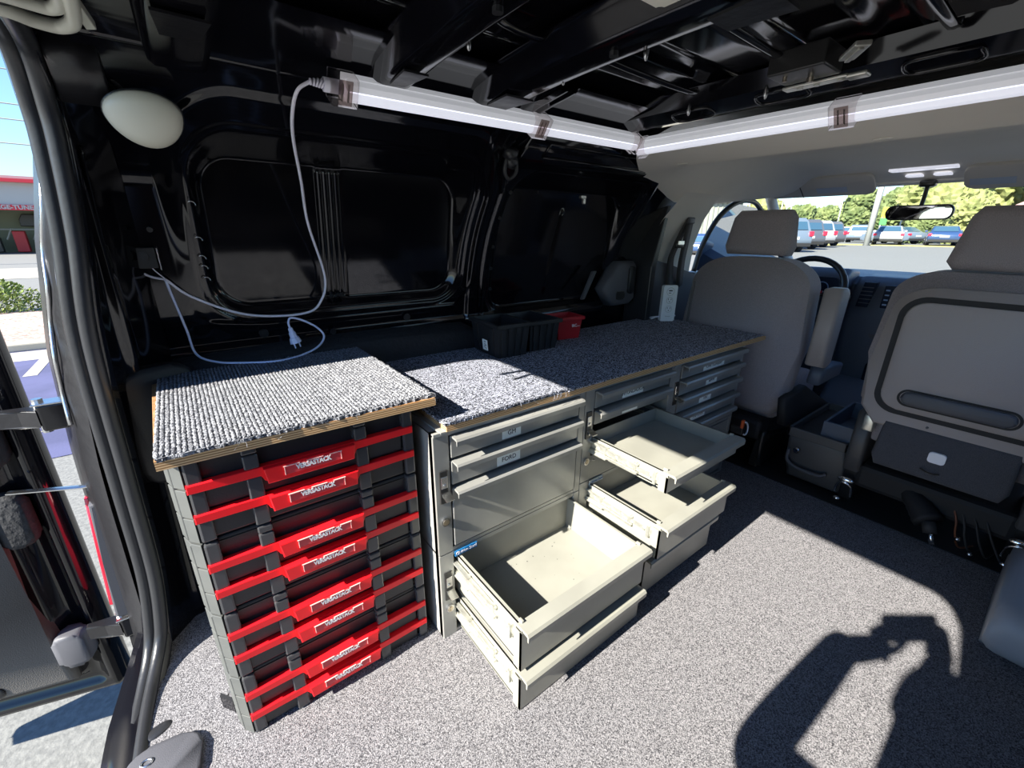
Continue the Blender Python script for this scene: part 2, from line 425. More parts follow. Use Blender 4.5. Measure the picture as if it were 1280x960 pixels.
# inner diagonal panel from opening edge to side wall
b = B()
nz = [(0, 1.44), (.5, 1.44), (.85, 1.405), (1.0, 1.388), (1.12, 1.367), (1.22, 1.27), (1.30, 1.13), (1.36, 1.02)]
def dpan(u, v):
    z = .0+1.375*u
    e = interp(z, [(0, 1.215), (.1, 1.215), (.5, 1.215), (.83, 1.20), (1.03, 1.185), (1.19, 1.165), (1.29, 1.13), (1.375, 1.02)])
    ex = interp(z, [(0, -.215), (.25, -.20), (.5, -.188), (.83, -.172), (1.03, -.145), (1.19, -.128), (1.375, -.118)])
    A = Vector((ex, e, z)); Cc = Vector((-.055, interp(z, nz), z))
    if v < .5: p = A.lerp(Vector((-.135+.02*u, (A.y+Cc.y)/2-.02, z)), v*2)
    else: p = Vector((-.135+.02*u, (A.y+Cc.y)/2-.02, z)).lerp(Cc, v*2-1)
    h = sm(.0, .1, abs(v-.5)); p += Vector((.012*(1-h), -.012*(1-h), 0))
    # oval opening recess around mid height
    d = math.hypot((v-.72)/.22, (z-.86)/.13) if False else 9
    return p
V = grid(b, dpan, 90, 24); mirror_y(b); mk('pillar_inner', b, 'black_paint', dp, True)
b = B()                                             # wavy welded flange and bead lines
tube(b, spline([(-.128, 1.30, .02), (-.127, 1.30, .3), (-.121, 1.30, .6), (-.118, 1.29, .85), (-.108, 1.26, 1.05), (-.098, 1.22, 1.2)], 8), .0045, 6)
mk('weld_seam', b, 'black_paint', dp, True)
# outer rear corner with zigzag gasket, seen past the seal
b = B()
def outer(u, v):
    z = -.2+1.65*u
    X = interp(z, [(-.2, -.335), (0, -.325), (.4, -.312), (.52, -.306), (.77, -.286), (1.02, -.242), (1.24, -.190), (1.45, -.13)])
    Y = 1.47
    e = interp(z, [(-.2, 1.30), (.8, 1.30), (1.0, 1.28), (1.2, 1.25), (1.45, 1.20)])
    prof = [(e, X+.07), (e+.03, X+.045), (e+.06, X+.034), (Y-.04, X+.012), (Y, X), (Y+.012, X+.03), (Y+.012, X+.3)]
    i = int(v*6+.001); return (prof[i][1], prof[i][0], z)
grid(b, outer, 50, 6); bmesh.ops.recalc_face_normals(b, faces=b.faces[:]); mirror_y(b); mk('corner_panel', b, 'black_paint_rough', dp, True)
b = B(); pz = []
for k in range(9):
    z_ = .62+.078*k; y_ = 1.335+(.03 if k % 2 else 0.); pz.append((interp(z_, [(.52, -.306), (.77, -.286), (1.02, -.242), (1.24, -.19)])+.034-.20*(y_-1.335), y_, z_))
tube(b, spline(pz, 3), .005, 6); mk('zigzag_seal', b, 'steel', dp, True)
# roof ------------------------------------------------------------------
b = B()
def roofp(u, v):
    x = -.15+1.48*u; y = YC+(v-.5)*1.22
    z = 1.405-.045*(abs(v-.5)*2)**2.5
    for (c, wd) in ((.22, .03), (.36, .03), (.5, .03), (.64, .03), (.78, .03)):
        z += .008*sm(wd, wd*.5, abs(v-c)) * (sm(0, .02, u))
    return (x, y, z)
grid(b, roofp, 40, 120); rf = struct(mk('ceiling', b, 'black_paint', smooth=True))
b = B(); box(b, (-.18, -.35, 1.415), (3.0, 1.5, 1.435)); mk('roof_skin', b, 'black_paint_rough', rf)
def bow(x0, x1, name, zz=1.352, lip=.014, par=None):
    b = B(); n = 40
    def f(u, v):
        y = YC+(u-.5)*1.2; arch_ = .03*(abs(u-.5)*2)**2.2
        prof = [(x0-lip, 1.392), (x0-lip, 1.388), (x0, 1.386), (x0+.012, zz), (x0+.022, zz-.004), (x1-.022, zz-.004), (x1-.012, zz), (x1, 1.386), (x1+lip, 1.388), (x1+lip, 1.392)]
        i = int(v*9+.001); return (prof[i][0], y, prof[i][1]-arch_)
    grid(b, f, n, 9); bmesh.ops.recalc_face_normals(b, faces=b.faces[:]); return mk('roof_bow', b, 'black_paint', rf, True)
for (a, c) in ((.02, .13), (.385, .475), (.62, .735)):
    o = bow(a, c, 'roof_bow')
    b = B()
    for y in (.86, .32):
        prism(b, [(a+.02, y), (c-.02, y), (c-.03, y+.09), (a+.03, y+.09)], 2, 1.328, 1.332)
    mk('gusset', b, 'black_paint_rough', o)
    b = B()
    for y in (.84, .60, .36):
        bar(b, ((a+c)/2, y, 1.340), ((a+c)/2, y, 1.349), .008, 10)
    mk('bolt_hole', b, 'rubber', o)
for (x0, x1) in ((.15, .37), (.495, .61), (.76, 1.09)):
    for y in (.93, .70, .47, .24, .0):
        b = B(); tube(b, spline([(x0, y, 1.392), (x0+.02, y, 1.378), (x1-.02, y, 1.374), (x1, y, 1.386)], 5), .008, 8, sx=.6, sy=1.3); mk('roof_rib', b, 'black_paint', rf, True)
# glue drips hanging as glossy beads at the bow edges
for (x, y) in ((.47, .74), (.72, .77), (.74, .58), (1.14, .74), (1.14, .55), (.72, .40)):
    b = B(); ball(b, (x, y, 1.356), .005, .005, .016, 8); mk('sealer_drip', b, 'steel', rf, True)
# front header with slots
b = B(); prism(b, [(1.13, 1.40), (1.14, 1.362), (1.20, 1.345), (1.23, 1.348), (1.25, 1.40)], 1, -.15, 1.10, .004)
hd = mk('header_panel', b, 'black_paint', rf)
for y in (.75, .53, .26, .05, -.07):
    b = B(); tube(b, spline([(1.155, y, 1.357), (1.16, y+.05, 1.356), (1.195, y+.05, 1.346), (1.20, y, 1.345), (1.195, y-.05, 1.346), (1.16, y-.05, 1.356)], 4), .004, 6, closed=True); mk('header_slot', b, 'black_paint', hd, True)
b = B(); prism(b, [(-.15, 1.332), (-.10, 1.334), (-.03, 1.36), (-.02, 1.40), (-.17, 1.42), (-.18, 1.36)], 1, -.15, 1.10, .004); mk('rear_header', b, 'black_paint', rf, True)
# side cant rails
b = B()
for s in (1,):
    tube(b, spline([(-.1, 1.045, 1.345), (.4, 1.05, 1.345), (1.3, 1.05, 1.345)], 6), .012, 10)
mk('cant_rail', b, 'black_paint', rf, True)
# fluted roof corner pressing beside the dome light
b = B()
for k in range(3):
    tube(b, [(-.075+.012*k, 1.10, 1.335), (-.02+.012*k, 1.16, 1.262)], .0045, 6)
prism(b, [(1.05, 1.34), (1.10, 1.335), (1.17, 1.262), (1.15, 1.255)], 0, -.10, -.03, .004)
mk('corner_flutes', b, 'black_paint_rough', rf, True)

# right wall (dark, mostly beside the camera)
# right wall with an added, unseen window that brings light into the cab
b = B()
def rw(x0, x1, z0, z1, nu, nv): grid(b, lambda u, v: (x0+(x1-x0)*u, 2*YC-interp(z0+(z1-z0)*v, WP), z0+(z1-z0)*v), nu, nv)
rw(.30, .86, 0, 1.375, 8, 40); rw(1.84, 1.96, 0, 1.375, 3, 40); rw(.86, 1.84, 0, .74, 12, 20); rw(.86, 1.84, 1.19, 1.375, 12, 12)
bmesh.ops.remove_doubles(b, verts=b.verts[:], dist=.0005)
wr = struct(mk('wall_right', b, 'black_paint', smooth=True))
b = B(); tube(b, [(x, 2*YC-interp(z, WP)+.005, z) for x, z in rrect(.86, .74, 1.84, 1.19, .08, 6)], .014, 8, closed=True); mk('window_seal', b, 'rubber', wr, True)  # rubber round the added window
b = B(); grid(b, lambda u, v: (.86+.98*u, 2*YC-interp(.74+.45*v, WP)-.004, .74+.45*v), 2, 8); mk('pane', b, 'glass_clear', wr, True)  # glass of the added window
b = B(); grid(b, lambda u, v: (-.06+.37*u, 2*YC-interp(1.375*v, WP), 1.375*v), 6, 40); mk('wall_right_rear', b, 'black_paint', wr, True)
b = B(); prism(b, rrect(1.50, 0, 1.95, .15, .06), 1, -.44, -.095, .03, 3); mk('step_trim', b, 'step_plastic', wr, True)

# ================================================================== TOOL CASE STACK
def tool_unit():
    """two-drawer case, local origin at its bottom front-left corner, x to the right, y to the back"""
    W, D, H = .436, .44, .1705
    t = thing('drawer_case', '', 'tool case')
    b = B(); box(b, (.012, .014, .004), (W-.012, D, H-.004), .004)
    box(b, (.0, .03, .002), (.014, D-.01, H-.002), .004)
    mk('body', b, 'metal_side_case' if 0 else 'case_plastic', t)
    for s, x in ((0, 0), (1, W)):
        b = B(); sg = 1 if s == 0 else -1
        box(b, (x-sg*.001, .02, .006), (x+sg*.006, D-.02, H-.006), .002)
        for y in (.06, .2, .34): box(b, (x-sg*.004, y, .004), (x+sg*.004, y+.03, H-.004), .002)
        if s == 0: prism(b, [(-.008, .050), (.002, .018), (.016, .001), (.020, .008), (.006, .05)], 2, .003, .053, .001); prism(b, [(-.008, .050), (.002, .018), (.016, .001), (.020, .008), (.006, .05)], 2, .056, .112, .001); prism(b, [(-.008, .050), (.002, .018), (.016, .001), (.020, .008), (.006, .05)], 2, .116, H-.002, .001)
        mk('side_panel', b, 'case_side', t)
    # front corner posts and the two latch columns
    for x in (.030, W-.012):
        b = B(); box(b, (x-.011, -.002, .002), (x+.013, .03, .052), .004); box(b, (x-.011, -.002, .056), (x+.013, .03, .112), .004); box(b, (x-.011, -.002, .116), (x+.013, .03, H-.003), .004)
        mk('corner_post', b, 'case_gloss', t)
    for x in (.118, .318):
        b = B()
        for z0, z1 in ((.004, .045), (.062, .106), (.124, H-.018), (H-.016, H-.001)): box(b, (x-.013, -.006, z0), (x+.013, .02, z1), .003)
        mk('latch', b, 'case_gloss', t)
    b = B(); box(b, (.02, .012, .0015), (W-.02, .03, .006)); box(b, (.02, .012, H-.014), (W-.02, .03, H-.012)); mk('seam', b, 'lock_black', t)
    for z in (.056, .117):
        d = t
        b = B(); box(b, (.026, .004, z-.050), (W-.026, .02, z-.004), .003)
        dr = mk('drawer', b, 'case_plastic', d)
        b = B(); pr = [(.0, z-.008), (.118, z-.008)]
        out = [(-.002, z+.006), (-.002, z-.008), (.105, z-.008), (.105, z-.008), (.13, z-.008), (.136, z-.026), (.300, z-.026), (.306, z-.008), (W+.002, z-.008), (W+.002, z+.006)]
        prism(b, [(.018, z+.007), (.018, z-.009), (.13, z-.009), (.134, z-.022), (.139, z-.026), (.297, z-.026), (.302, z-.022), (.306, z-.009), (W-.002, z-.009), (W-.002, z+.007)], 1, -.007, .010, .0015)
        prism(b, [(.134, z+.006), (.138, z-.026), (.298, z-.026), (.302, z+.006)], 1, -.018, -.004, .002)
        h = mk('handle', b, 'red_plastic', dr)
        b = B(); box(b, (.168, -.0195, z-.016), (.272, -.0175, z+.002), .0006); mk('label_holder', b, 'label_red', dr)
        b = B()
        for x0, x1, zz in ((.166, .195, .004), (.208, .238, .006), (.25, .274, .004)): box(b, (x0, -.0205, z+.001), (x1, -.0182, z+.0025))
        for x in (.168, .2718): box(b, (x-.0006, -.0205, z-.016), (x+.0006, -.0182, z+.002))
        mk('holder_edge', b, 'label_edge', dr)
        text('lettering', 'VERSASTACK', .0135, frame((.220, -.0198, z-.006), (1, 0, 0), (0, 0, 1), (0, -1, 0)), 'white_print', dr, bold=.0006, squash=.80)
    return t
mat('case_gloss', (.05, .051, .055), .2, spec=.6)
mat('case_side', (.075, .08, .078), .45, col2=(.10, .105, .10), nscale=8)
mat('label_edge', (.85, .45, .42), .4)
u0 = tool_unit(); SX, SY = -.078, .838
lab = ['black two-drawer tool case with red handles, lowest of the stack, resting on the floor',
       'black two-drawer tool case with red handles, second from the floor',
       'black two-drawer tool case with red handles, third from the floor',
       'black two-drawer tool case with red handles, topmost, just under the carpeted board']
for k in range(4):
    o = u0 if k == 0 else copy_tree(u0)
    o.location = (SX, SY, .1705*k); o['label'] = lab[k]; o['group'] = 'stacked tool cases'
# boards with carpet
def ragged(x0, y0, x1, y1, st=.006, j=.0025):
    out = []
    def seg(a, c):
        L = math.hypot(c[0]-a[0], c[1]-a[1]); n = max(2, int(L/st))
        for i in range(n):
            t = i/n; out.append((a[0]+(c[0]-a[0])*t+random.uniform(-j, j), a[1]+(c[1]-a[1])*t+random.uniform(-j, j)))
    seg((x0, y0), (x1, y0)); seg((x1, y0), (x1, y1)); seg((x1, y1), (x0, y1)); seg((x0, y1), (x0, y0)); return out
wt = thing('worktop', 'short raised worktop with looped grey carpet on plywood, on top of the tool cases', 'worktop', (0, 0, 0))
b = B(); prism(b, [(-.088, .818), (.405, .806), (.410, 1.318), (-.10, 1.318)], 2, .683, .701, .0008, 1); mk('plywood_board', b, 'ply_edge', wt)
b = B(); prism(b, ragged(-.086, .812, .407, 1.32), 2, .701, .7075); xf(b, Matrix.Identity(4))
cp = mk('carpet', b, 'carpet_loop', wt)
b = B()                                               # rows of carpet loops, real relief
for r in range(64):
    x = -.083+.00765*r
    pts = [(x+random.uniform(-.0008, .0008), .815+.0085*k, .7058+(.0024 if (k+r) % 2 else .0012)) for k in range(60)]
    tube(b, pts, .0046, 5)
lo_ = mk('carpet_loops', b, 'carpet_loop', wt, True); lo_['kind'] = 'stuff'
b = B()
for i in range(7):
    x = -.09+.49*random.random()
    p = Vector((x, .812, .702)); tube(b, spline([p, p+Vector((random.uniform(-.01, .01), -.006, .001)), p+Vector((random.uniform(-.014, .014), -.012, -.006))], 3), .0003, 4)
fr_ = mk('loose_threads', b, 'carpet_loop', wt); fr_['kind'] = 'stuff'
wt2 = thing('worktop', 'long worktop with short-pile grey carpet on plywood, over the drawer cabinets', 'worktop', (0, 0, 0))
b = B(); prism(b, [(.418, .785), (1.985, .77), (1.985, 1.33), (.418, 1.33)], 2, .620, .636, .0008, 1); mk('plywood_board', b, 'ply_edge', wt2)
b = B(); prism(b, ragged(.415, .783, .80, 1.33)+[], 2, .636, .6425); prism(b, ragged(.797, .780, 1.982, 1.33), 2, .636, .6405); mk('carpet', b, 'carpet_light', wt2)
b = B()
for i in range(14):
    x = random.choice([random.uniform(.42, .8), random.uniform(.72, .80), random.uniform(1.3, 1.45)])
    p = Vector((x, .784, .638)); tube(b, spline([p, p+Vector((random.uniform(-.01, .01), -.006, .001)), p+Vector((random.uniform(-.014, .014), -.012, -.01))], 3), .0003, 4)
for i in range(1400):                                 # tufts along the cut edges
    x = random.uniform(.42, .8); p = Vector((x, .783+random.uniform(-.002, .004), .641)); box(b, p, p+Vector((.0015, .0015, .004)))
fr_ = mk('loose_threads', b, 'carpet_light', wt2); fr_['kind'] = 'stuff'

# ================================================================== DRAWER CABINETS
YF = .80
def handle_front(bm, x0, x1, y, z0, z1, lip=.024):
    """sheet metal drawer front with its folded lip handle along the top edge"""
    box(bm, (x0, y, z0), (x1, y+.004, z1-.004))
    prism(bm, [(y+.004, z1-.006), (y+.004, z1), (y-lip+.004, z1), (y-lip, z1-.003), (y-lip-.001, z1-.012), (y-lip+.001, z1-.012), (y-lip+.004, z1-.004), (y, z1-.005)], 0, x0, x1)
def closed_drawer(par, x0, x1, z0, z1, label=None, lx=.5, lw=.075, m='metal_grey', lip=.022):
    b = B(); box(b, (x0+.004, YF-.008, z0+.003), (x1-.004, YF+.3, z1-.004), .001)
    d = mk('drawer', b, m, par)
    b = B(); prism(b, [(YF-.006, z1-.002), (YF-.008-lip, z1-.003), (YF-.012-lip, z1-.008), (YF-.011-lip, z1-.020), (YF-.009-lip, z1-.020), (YF-.008-lip, z1-.009), (YF-.006, z1-.006)], 0, x0+.006, x1-.006); mk('handle', b, m, d)
    if label:
        cx = x0+(x1-x0)*lx; hh = min(.029, (z1-z0)*.50); zc = z0+.007+hh/2
        b = B(); box(b, (cx-lw/2, YF-.0092, zc-hh/2), (cx+lw/2, YF-.0078, zc+hh/2)); mk('sticker', b, 'sticker', d)
        text('lettering', label, hh*.62, frame((cx, YF-.0095, zc), (1, 0, 0), (0, 0, 1), (0, -1, 0)), 'ink', d, .0003)
    return d
def open_drawer(par, x0, x1, yf, z0, z1, label=None, m='metal_beige', frontm='metal_grey', rails=True, yb=YF+.02, lips=True):
    t = .003
    b = B()
    box(b, (x0, yf, z0+.004), (x1, yb, z0+.008))                      # bottom
    box(b, (x0, yf, z0), (x0+t, yb, z1)); box(b, (x1-t, yf, z0), (x1, yb, z1)); box(b, (x0, yb-t, z0), (x1, yb, z1))
    box(b, (x0, yf, z1-.002), (x0+.010, yb, z1)); box(b, (x1-.010, yf, z1-.002), (x1, yb, z1))
    d = mk('drawer', b, m, par)
    b = B(); box(b, (x0-.006, yf-.004, z0-.004), (x1+.006, yf+.002, z1-.012)); box(b, (x0-.006, yf-.004, z0-.004), (x0-.004, yf+.022, z1-.012)); box(b, (x1+.004, yf-.004, z0-.004), (x1+.006, yf+.022, z1-.012))
    mk('front_panel', b, m, d)
    b = B(); prism(b, [(yf+.014, z1-.002), (yf+.014, z1+.002), (yf-.022, z1+.002), (yf-.027, z1-.004), (yf-.026, z1-.018), (yf-.023, z1-.018), (yf-.022, z1-.006), (yf-.002, z1-.004), (yf-.002, z1-.014), (yf-.004, z1-.014), (yf, z1-.002)], 0, x0-.004, x1+.004)
    mk('handle', b, m, d)
    b = B()                                                              # little folded catches behind the lip
    for x in (x0+.004, x1-.010):
        b = B(); prism(b, [(yf+.03, z1-.03), (yf+.006, z1-.03), (yf+.006, z1+.008), (yf+.018, z1+.008)], 0, x, x+.006, .001); mk('corner_tab', b, m, d)
    if rails:
        for s, x in ((-1, x0), (1, x1)):
            zc = z1-.034 if z1-z0 > .09 else z1-.028
            b = B()
            a0, a1 = sorted((x, x+s*.005)); box(b, (a0, yf+.02, zc-.006), (a1, yb, zc+.008))
            a0, a1 = sorted((x+s*.002, x+s*.012)); box(b, (a0, yf+.09, zc-.016), (a1, yb+.1, zc-.009)); box(b, (a0, yf+.09, zc+.011), (a1, yb+.1, zc+.016))
            a0, a1 = sorted((x+s*.004, x+s*.016)); box(b, (a0, yf+.20, zc-.020), (a1, yb+.1, zc-.016)); box(b, (a0, yf+.20, zc+.017), (a1, yb+.1, zc+.021))
            for y in (yf+.03, yf+.095, yf+.205): box(b, (x, y, zc-.018), (x+s*.011, y+.008, zc+.019))
            for y in (yf+.05, yf+.13, yf+.17, yf+.24): bar(b, (x, y, zc), (x+s*.008, y, zc), .005, 8)
            mk('slide_rail', b, 'galvanised', d)
    if label:
        for (cx, lw, s) in label:
            zc = (z0+z1)/2-.002
            b = B(); box(b, (cx-lw/2, yf-.0055, zc-.013), (cx+lw/2, yf-.0038, zc+.013)); mk('sticker', b, 'sticker', d)
            text('lettering', s, .012, frame((cx, yf-.0058, zc), (1, 0, 0), (0, 0, 1), (0, -1, 0)), 'ink', d, .0003)
    return d
def shell(par, x0, x1, z0, z1, post=.04, opens=(), pl=.04, pr=.022):
    """cabinet carcase: sides, back, top, and a front frame with posts around the drawer opening"""
    b = B(); t = .002
    box(b, (x0, YF, z0), (x0+t, 1.25, z1)); box(b, (x1-t, YF, z0), (x1, 1.25, z1)); box(b, (x0, 1.248, z0), (x1, 1.25, z1))
    box(b, (x0, YF, z1-t), (x1, 1.25, z1)); box(b, (x0, YF, z0), (x1, 1.25, z0+t))
    c = mk('carcase', b, 'metal_side', par)
    b = B(); box(b, (x0, YF-.006, z0), (x0+pl, YF+.016, z1), .001); box(b, (x1-pr, YF-.006, z0), (x1, YF+.016, z1), .001)
    box(b, (x0+pl, YF-.004, z1-.012), (x1-pr, YF+.012, z1)); box(b, (x0+pl, YF-.004, z0), (x1-pr, YF+.012, z0+.010))
    mk('front_frame', b, 'metal_grey', par)
    return c
def lock(par, x, z):
    b = B(); bar(b, (x, YF-.006, z), (x, YF-.012, z), .0115, 20); k = mk('lock', b, 'steel', par)
    b = B(); bar(b, (x, YF-.012, z), (x, YF-.0135, z), .008, 16); box(b, (x-.0012, YF-.0145, z-.006), (x+.0012, YF-.013, z+.006)); mk('keyhole', b, 'brass', k)
def slam(par, x, z):
    b = B(); box(b, (x-.011, YF-.010, z-.045), (x+.011, YF-.005, z+.045), .002); k = mk('catch_plate', b, 'lock_black', par)
    b = B(); box(b, (x-.008, YF-.012, z-.002), (x+.009, YF-.0095, z+.030), .001); bar(b, (x+.001, YF-.011, z+.006), (x+.001, YF-.015, z+.006), .004, 10)
    prism(b, [(YF-.010, z-.014), (YF-.034, z-.024), (YF-.034, z-.026), (YF-.010, z-.020)], 0, x-.008, x+.014)
    bar(b, (x+.001, YF-.011, z-.030), (x+.001, YF-.014, z-.030), .0035, 10); mk('catch_lever', b, 'steel', k)
# --- module 1 (next to the tool cases)
c1 = thing('drawer_cabinet', 'grey metal three-drawer cabinet with GM and FORD stickers, beside the tool cases', 'cabinet')
shell(c1, .386, .884, .278, .617)
closed_drawer(c1, .427, .862, .543, .606, 'GM', .42, .06)
closed_drawer(c1, .427, .862, .470, .540, 'FORD', .40, .075)
closed_drawer(c1, .427, .862, .290, .466, None)
slam(c1, .407, .475); lock(c1, .407, .377)
b = B(); box(b, (.404, YF-.012, .617), (.420, 1.245, .621)); box(b, (.386, .79, .612), (.42, .80, .6195)); mk('top_flange', b, 'metal_side', c1)
c1b = thing('drawer_cabinet', 'grey metal base cabinet with two deep drawers pulled open, below the FORD drawer', 'cabinet')
shell(c1b, .386, .884, .0, .276)
open_drawer(c1b, .440, .862, .527, .133, .252)
open_drawer(c1b, .440, .862, .527, .008, .112)
slam(c1b, .407, .175); lock(c1b, .407, .10)
b = B(); box(b, (.430, YF-.0075, .257), (.497, YF-.0058, .273)); sgn = mk('maker_plate', b, 'blue_label', c1b)
text('lettering', 'Adrian Steel', .0115, frame((.467, YF-.0078, .2645), (1, 0, 0), (0, 0, 1), (0, -1, 0)), 'white_print', sgn, .0002)
b = B(); 
for k in range(24):
    a = R_(15*k); c_, s_ = cos(a)*.005, sin(a)*.005
tube(b, [(.4375+.004*cos(R_(30*k)), YF-.008, .265+.004*sin(R_(30*k))) for k in range(12)], .0007, 5, closed=True); mk('emblem', b, 'white_print', sgn)
# stains and crumbs in the big drawer
b = B()
for k in range(26):
    x, y = random.uniform(.5, .8), random.uniform(.55, .78); ico(b, (x, y, .1418), random.uniform(.0006, .0016), 1, .3, (1, 1, .3))
st = mk('dust', b, 'dark_trim', c1b); st['kind'] = 'stuff'
# --- module 2
c2 = thing('drawer_cabinet', 'grey metal cabinet in the middle, one shallow drawer pulled out below two closed ones', 'cabinet')
shell(c2, .886, 1.345, .300, .617)
closed_drawer(c2, .925, 1.315, .547, .606, 'HYUNDAI/KIA', .47, .105)
closed_drawer(c2, .925, 1.315, .492, .543, 'DODGE', .45, .078)
open_drawer(c2, .932, 1.300, .527, .398, .452, label=[(1.06, .07, 'NISSAN'), (1.215, .07, 'MAZDA')])
b = B(); box(b, (.925, YF-.004, .308), (1.315, YF+.01, .385), .001); mk('blank_panel', b, 'metal_grey', c2)
slam(c2, .905, .500); lock(c2, .905, .375)
b = B(); tube(b, [(.93, YF-.006, .37), (.937, YF-.016, .372), (.944, YF-.006, .37)], .002, 6); mk('key_tab', b, 'steel', c2)
c2b = thing('drawer_cabinet', 'grey metal base cabinet with two open drawers, middle of the run', 'cabinet')
shell(c2b, .886, 1.345, .0, .298)
open_drawer(c2b, .932, 1.300, .525, .180, .284)
open_drawer(c2b, .932, 1.300, .560, .020, .150)
b = B(); box(b, (.930, YF-.0075, .279), (.995, YF-.0058, .295)); sgn = mk('maker_plate', b, 'plate_pale', c2b) if 'plate_pale' in M else mk('maker_plate', b, 'sticker', c2b)
text('lettering', 'Adrian Steel', .011, frame((.967, YF-.0078, .2865), (1, 0, 0), (0, 0, 1), (0, -1, 0)), 'blue_label', sgn, .0002)
# --- module 3
c3 = thing('drawer_cabinet', 'grey metal cabinet with four closed labelled drawers, at the far end by the driver seat', 'cabinet')
shell(c3, 1.347, 1.862, .290, .617, pl=.036)
zz = [.606, .545, .480, .410, .345, .298]
for k, (s, lx, lw) in enumerate((('CHRYSLER/JEEP', .50, .155), ('BMW', .50, .080), ('VW', .44, .085), ('TOYOTA', .36, .105), (None, .5, .1))):
    closed_drawer(c3, 1.385, 1.845, zz[k+1]+.003, zz[k], s, lx, lw)
slam(c3, 1.367, .50)
c3b = thing('drawer_cabinet', 'grey metal base cabinet in shade, at the driver end of the run', 'cabinet')
shell(c3b, 1.347, 1.862, .0, .288); 
b = B(); box(b, (1.39, YF-.004, .02), (1.84, YF+.01, .27), .001); mk('door', b, 'metal_grey', c3b)

# ================================================================== THINGS ON THE WORKTOP
def bin_(name, label, m, c, ax, L, W, H, taper=.88, cat='bin', ribs=True, group=None):
    """open nesting bin. c bottom centre, ax angle of its long axis"""
    t = thing(name, label, cat, c, ax, group)
    b = B(); th = .004
    def ring(k, z, off=0): return [b.verts.new((sx*(L/2*k-off), sy*(W/2*k-off), z)) for sx, sy in ((-1,-1),(1,-1),(1,1),(-1,1))]
    o0, o1 = ring(taper, 0), ring(1, H); i1, i0 = ring(1, H, th), ring(taper, .004, th)
    for A, C_ in ((o0, o1), (o1, i1), (i1, i0)):
        for k in range(4): b.faces.new([A[k], A[(k+1) % 4], C_[(k+1) % 4], C_[k]])
    b.faces.new(o0[::-1]); b.faces.new(i0)
    mk('shell', b, m, t)
    b = B()
    for sy in (-1, 1):
        box(b, (-L/2-.008, sy*(W/2+.008), H-.014), (L/2+.008, sy*(W/2-.002), H), .002)
    for sx in (-1, 1):
        box(b, (sx*(L/2+.008), -W/2-.008, H-.014), (sx*(L/2-.002), W/2+.008, H), .002)
    mk('rim', b, m, t)
    if ribs:
        for sy in (-1, 1):
            for x in (-.34, -.12, .12, .34):
                b = B(); w0 = .008
                vs = [(L*x*taper-w0, sy*(W/2*taper+.005), .003), (L*x*taper+w0, sy*(W/2*taper+.005), .003), (L*x+w0, sy*(W/2+.004), H-.016), (L*x-w0, sy*(W/2+.004), H-.016)]
                v0 = [b.verts.new(p) for p in vs]; v1 = [b.verts.new((p[0], p[1]-sy*.008, p[2])) for p in vs]
                b.faces.new(v0); b.faces.new(v1[::-1])
                for k in range(4): b.faces.new([v0[k], v0[(k+1) % 4], v1[(k+1) % 4], v1[k]])
                bmesh.ops.recalc_face_normals(b, faces=b.faces[:]); mk('rib', b, m, t)
        for sx in (-1, 1):
            for y in (-.3, .3):
                b = B(); w0 = .008
                vs = [(sx*(L/2*taper+.005), W*y*taper-w0, .003), (sx*(L/2*taper+.005), W*y*taper+w0, .003), (sx*(L/2+.004), W*y+w0, H-.016), (sx*(L/2+.004), W*y-w0, H-.016)]
                v0 = [b.verts.new(p) for p in vs]; v1 = [b.verts.new((p[0]-sx*.008, p[1], p[2])) for p in vs]
                b.faces.new(v0); b.faces.new(v1[::-1])
                for k in range(4): b.faces.new([v0[k], v0[(k+1) % 4], v1[(k+1) % 4], v1[k]])
                bmesh.ops.recalc_face_normals(b, faces=b.faces[:]); mk('rib', b, m, t)
    return t
ZT = .641
bA = bin_('storage_bin', 'black ribbed plastic bin with a small white sticker on its end, nearer the tool cases', 'bin_black' if 0 else 'black_plastic', (.885, 1.225, ZT), R_(-4), .13, .19, .118, group=None)
b = B(); box(b, (-.0665, -.03, .025), (-.064, .002, .062)); 
bB = bin_('storage_bin', 'black ribbed plastic bin without a sticker, beside the red bin', 'black_plastic', (1.035, 1.235, ZT), R_(-4), .135, .19, .112)
st = mk('sticker', b, 'sticker', bA); st.rotation_euler = (0, R_(-6), 0)
b = B()
for k in range(9): box(b, (-.0672, -.026+.003*(k % 4)*1.7, .030+.0032*k), (-.0666, -.018+.004*(k % 3), .0315+.0032*k))
mk('print', b, 'ink', st)
bC = bin_('storage_bin', 'small red plastic bin with white lettering, beside the black bins', 'bin_red', (1.235, 1.26, ZT), R_(-10), .12, .10, .092, .84, ribs=False)
text('lettering', 'IRC', .016, frame((.02, -.0515, .055), (1, 0, 0), (0, .16, .99), (0, -.99, .16)), 'white_print', bC, bold=.0005)
b = B(); box(b, (.033, -.052, .0515), (.046, -.0505, .053)); mk('mark', b, 'white_print', bC)
